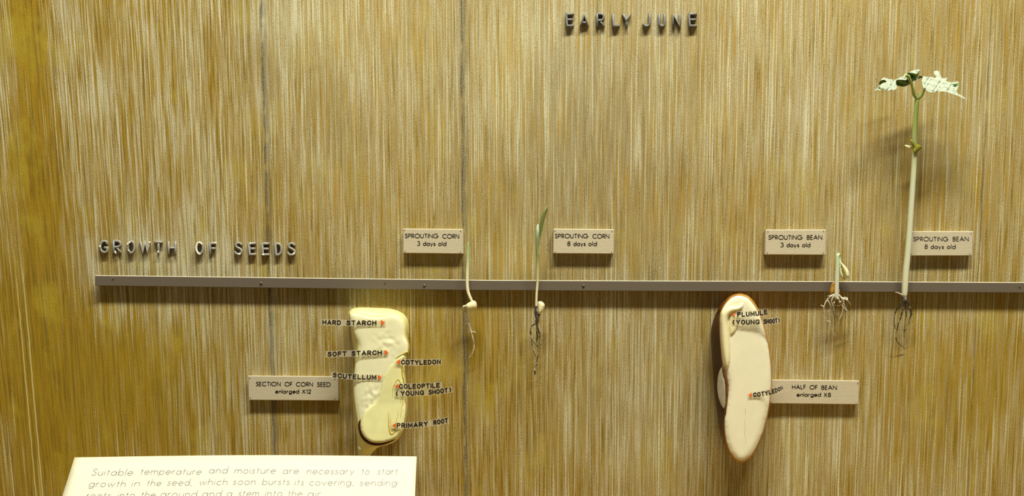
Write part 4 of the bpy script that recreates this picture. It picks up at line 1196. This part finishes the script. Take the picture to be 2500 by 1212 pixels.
# leaves: silvery upper face tilted to the light, dark underside
LB = H1+.001
def leaf(parts, name):
    mb = MB()
    for pts, mi, d0, k, kx, step in parts:
        q = zl(pts); ar = np.array(q); y0 = ar[:, 1].min(); x0 = ar[:, 0].min()
        rip = lambda x, y: .0010*math.sin(x*.22+y*.1)+.0008*math.sin(y*.5-x*.13)+.0005*math.sin(x*.55+y*.4)
        pillow(mb, q, lambda x, y: d0+k*S()*(y-y0)+kx*S()*(x-x0)+rip(x, y), .0003, 2.0, step, mi, back=.0003, smooth_n=2)
    return mb.build(name, [MAT['leaf_top'], MAT['leaf_under']], t)
leaf([([(190, 578), (300, 490), (450, 440), (630, 390), (730, 340), (810, 318), (870, 345), (893, 380), (870, 415), (780, 405), (690, 402), (635, 420), (625, 470), (640, 530), (657, 590), (620, 640), (540, 665), (450, 672), (360, 648), (280, 620)], 0, LB+.002, 1.5, 0, 2.0),
      ([(640, 408), (690, 400), (780, 404), (870, 410), (920, 365), (965, 300), (900, 255), (960, 225), (1060, 238), (1130, 250), (1200, 222), (1180, 300), (1120, 370), (1060, 435), (1000, 490), (930, 535), (860, 565), (780, 572), (690, 555), (645, 535), (628, 470)], 1, LB+.010, -.9, 0, 2.0),
      ([(800, 320), (880, 262), (960, 210), (1110, 160), (1232, 153), (1205, 225), (1120, 252), (1020, 226), (940, 236), (880, 285), (840, 330)], 0, LB+.004, 1.3, 0, 1.8),
      ([(400, 458), (470, 440), (600, 398), (470, 390), (350, 345), (295, 368), (265, 412), (340, 404), (390, 430)], 0, LB-.003, 1.2, 0, 1.8),
      ([(215, 550), (214, 480), (250, 428), (335, 404), (400, 452), (300, 495)], 1, LB-.002, -.6, 0, 1.8),
      ([(108, 662), (185, 588), (225, 610), (262, 658), (180, 655)], 0, LB+.001, 1.2, 0, 1.5),
      ([(188, 578), (290, 622), (258, 655), (215, 615)], 1, LB+.003, -.4, 0, 1.5)], 'leaf')
leaf([([(1282, 322), (1370, 322), (1450, 340), (1510, 330), (1590, 358), (1612, 345), (1608, 305), (1560, 225), (1580, 190), (1655, 178), (1700, 220), (1722, 285), (1775, 362), (1830, 365), (1860, 358), (1895, 352), (1900, 372), (1868, 425), (1915, 450), (2010, 460), (2080, 450), (2145, 443), (2182, 472),
        (2165, 590), (2130, 675), (2160, 740), (2240, 790), (2320, 840), (2395, 897), (2270, 850), (2130, 790), (1960, 730), (1860, 700), (1760, 690), (1620, 700), (1500, 717), (1430, 690), (1355, 648), (1308, 600), (1275, 500), (1268, 420), (1290, 350)], 0, LB+.001, 1.45, .05, 2.0),
      ([(1062, 440), (1080, 390), (1110, 345), (1190, 314), (1180, 350), (1158, 392), (1110, 425)], 0, LB+.002, 1.2, 0, 1.5),
      ([(1165, 392), (1180, 345), (1200, 312), (1260, 306), (1300, 338), (1280, 362), (1220, 365)], 1, LB+.003, -.4, 0, 1.5),
      ([(2010, 522), (2100, 495), (2178, 478), (2165, 560), (2140, 610), (2085, 560)], 1, LB+.021, -.6, .0, 1.5)], 'leaf')
# roots
def zr(pts): return [(2140+x/5.507, 640+y/5.507) for x, y in pts]
mb = MB()
tube(mb, [(2207.6, 720, H0, 6.0), (2207.5, 726, H0, 5.4), (2209, 733, H0, 5.2), (2210, 739, H0, 3.6)], 12, jit=.2)
mb.build('root_crown', MAT['root_speck'], t)
roots([rr(zr([(345, 445), (310, 425), (270, 410), (258, 412)]), 2.0, 1.2, H0, .001)], 'root', t)
roots([rr(zr([(350, 520), (320, 570), (280, 620), (255, 680), (242, 740), (240, 810), (250, 900)]), 2.0, 1.0, H0, -.010),
       rr(zr([(385, 540), (365, 620), (340, 690), (325, 760), (295, 820), (280, 890), (270, 940), (262, 1010), (275, 1070), (310, 1110), (350, 1140), (378, 1165)]), 1.9, .7, H0, -.014),
       rr(zr([(400, 560), (395, 640), (398, 720), (385, 790), (378, 870), (365, 930)]), 1.6, .9, H0, -.010),
       rr(zr([(415, 530), (435, 590), (460, 650), (460, 720), (440, 780), (430, 840), (400, 890), (370, 945), (372, 1020)]), 2.0, .7, H0, -.010),
       rr(zr([(455, 640), (470, 665), (478, 690), (470, 715)]), 1.6, 1.2, H0-.004, -.001)], 'root_speck', t)

# ------------------------------------------------------------------ sloping text card in front
def build_card():
    vp = ray(1145, -1930); e = vp.normalized()          # up-slope direction of the card
    TL = P(182, 1117.5, .12); TR = P(1017, 1115.5, .12)
    right = (TR-TL); wdt = right.length; right.normalize()
    nrm = right.cross(e).normalized()
    if nrm.z < 0: nrm = -nrm
    L = (TL.z+.0)/e.z - .0003                          # runs down to the case floor
    def bow(u): return .0022*math.sin(math.pi*min(1, max(0, u*.97)))**1.2
    def C(u, v, h=0.0): return TL+right*(u*wdt)-e*v+nrm*(bow(u)+h)
    def uv(px, py):
        """card coordinates seen at a photo pixel"""
        r = ray(px, py); o = Vector((0, -D, CZ)); h = 0.0
        for _ in range(4):
            k = nrm.dot(TL+nrm*h-o)/nrm.dot(r)
            q = o+r*k-TL
            u = q.dot(right)/wdt
            qq = q-right*(u*wdt)-nrm*q.dot(nrm)
            v = -qq.dot(e)
            h = bow(u)
        return u, v
    t = thing('text_card', C(.5, L), 'large sloping cream card with grey printed sentence', 'sign')
    n = 40; vs = []; fs = []; m_ = 10; th = .0016
    for s_, hh in ((1, 0), (-1, -th)):
        for j in range(m_+1):
            for i in range(n+1): vs.append(C(i/n, L*j/m_, hh))
    q = (n+1)*(m_+1)
    for j in range(m_):
        for i in range(n):
            a = j*(n+1)+i
            fs.append((a, a+1, a+n+2, a+n+1)); fs.append((q+a, q+a+n+1, q+a+n+2, q+a+1))
    per = [i for i in range(n+1)]+[j*(n+1)+n for j in range(1, m_+1)]+[m_*(n+1)+i for i in range(n-1, -1, -1)]+[j*(n+1) for j in range(m_-1, 0, -1)]
    for a, b_ in zip(per, per[1:]+per[:1]): fs.append((a, b_, q+b_, q+a))
    mesh('sheet', vs, fs, MAT['paper'], t)
    lines = [
     [('Suitable', 220, 320.7, 1162.6), ('temperature', 338.3, 488, 1160.6), ('and', 506.4, 552, 1157.4), ('moisture', 568.9, 669.6, 1157.8), ('are', 686.7, 726.3, 1158.6), ('necessary', 746, 861.5, 1159.4), ('to', 879, 899.2, 1159.8), ('start', 918.6, 967.9, 1160)],
     [('growth', 211.6, 301, 1190.6), ('in', 316.3, 336.2, 1189.4), ('the', 352.4, 388.5, 1188.6), ('seed,', 403.4, 464, 1187.2), ('which', 480.9, 550.4, 1186.2), ('soon', 563.6, 619, 1185.4), ('bursts', 635.2, 702.4, 1185.8), ('its', 715, 737.3, 1186.6), ('covering,', 750.2, 859.7, 1187), ('sending', 873.8, 964.5, 1187.6)],
     [('roots', 203.7, 262.6, 1219), ('into', 280, 321.6, 1218), ('the', 336.6, 372.6, 1217), ('ground', 385, 473.8, 1215.6), ('and', 487, 533.7, 1214.6), ('a', 546.9, 560, 1214), ('stem', 575, 626, 1213.6), ('into', 640.7, 683, 1213.8), ('the', 696, 731.8, 1214.2), ('air', 744.3, 776.9, 1214.6)]]
    for ln in lines:
        mb = MB()
        for wd, x0, x1, by in ln:
            u0, v0 = uv(x0, by); u1, v1 = uv(x1, by)
            _, va = uv((x0+x1)/2, by-17.6); _, vb = uv((x0+x1)/2, by)
            cap = (vb-va)*.97
            W0, W1 = u0*wdt, u1*wdt
            hw = .95*S(.15)
            for s_ in word_strokes(wd, GEO, W0, W1, 0, cap, .26, 0.07, hw):
                ribbon(mb, s_, hw, lambda x, y: C(x/wdt, v0+(v1-v0)*((x-W0)/(W1-W0))-y, .00012))
        mb.build('lettering', MAT['grey_ink'], t, smooth=False)
build_card()
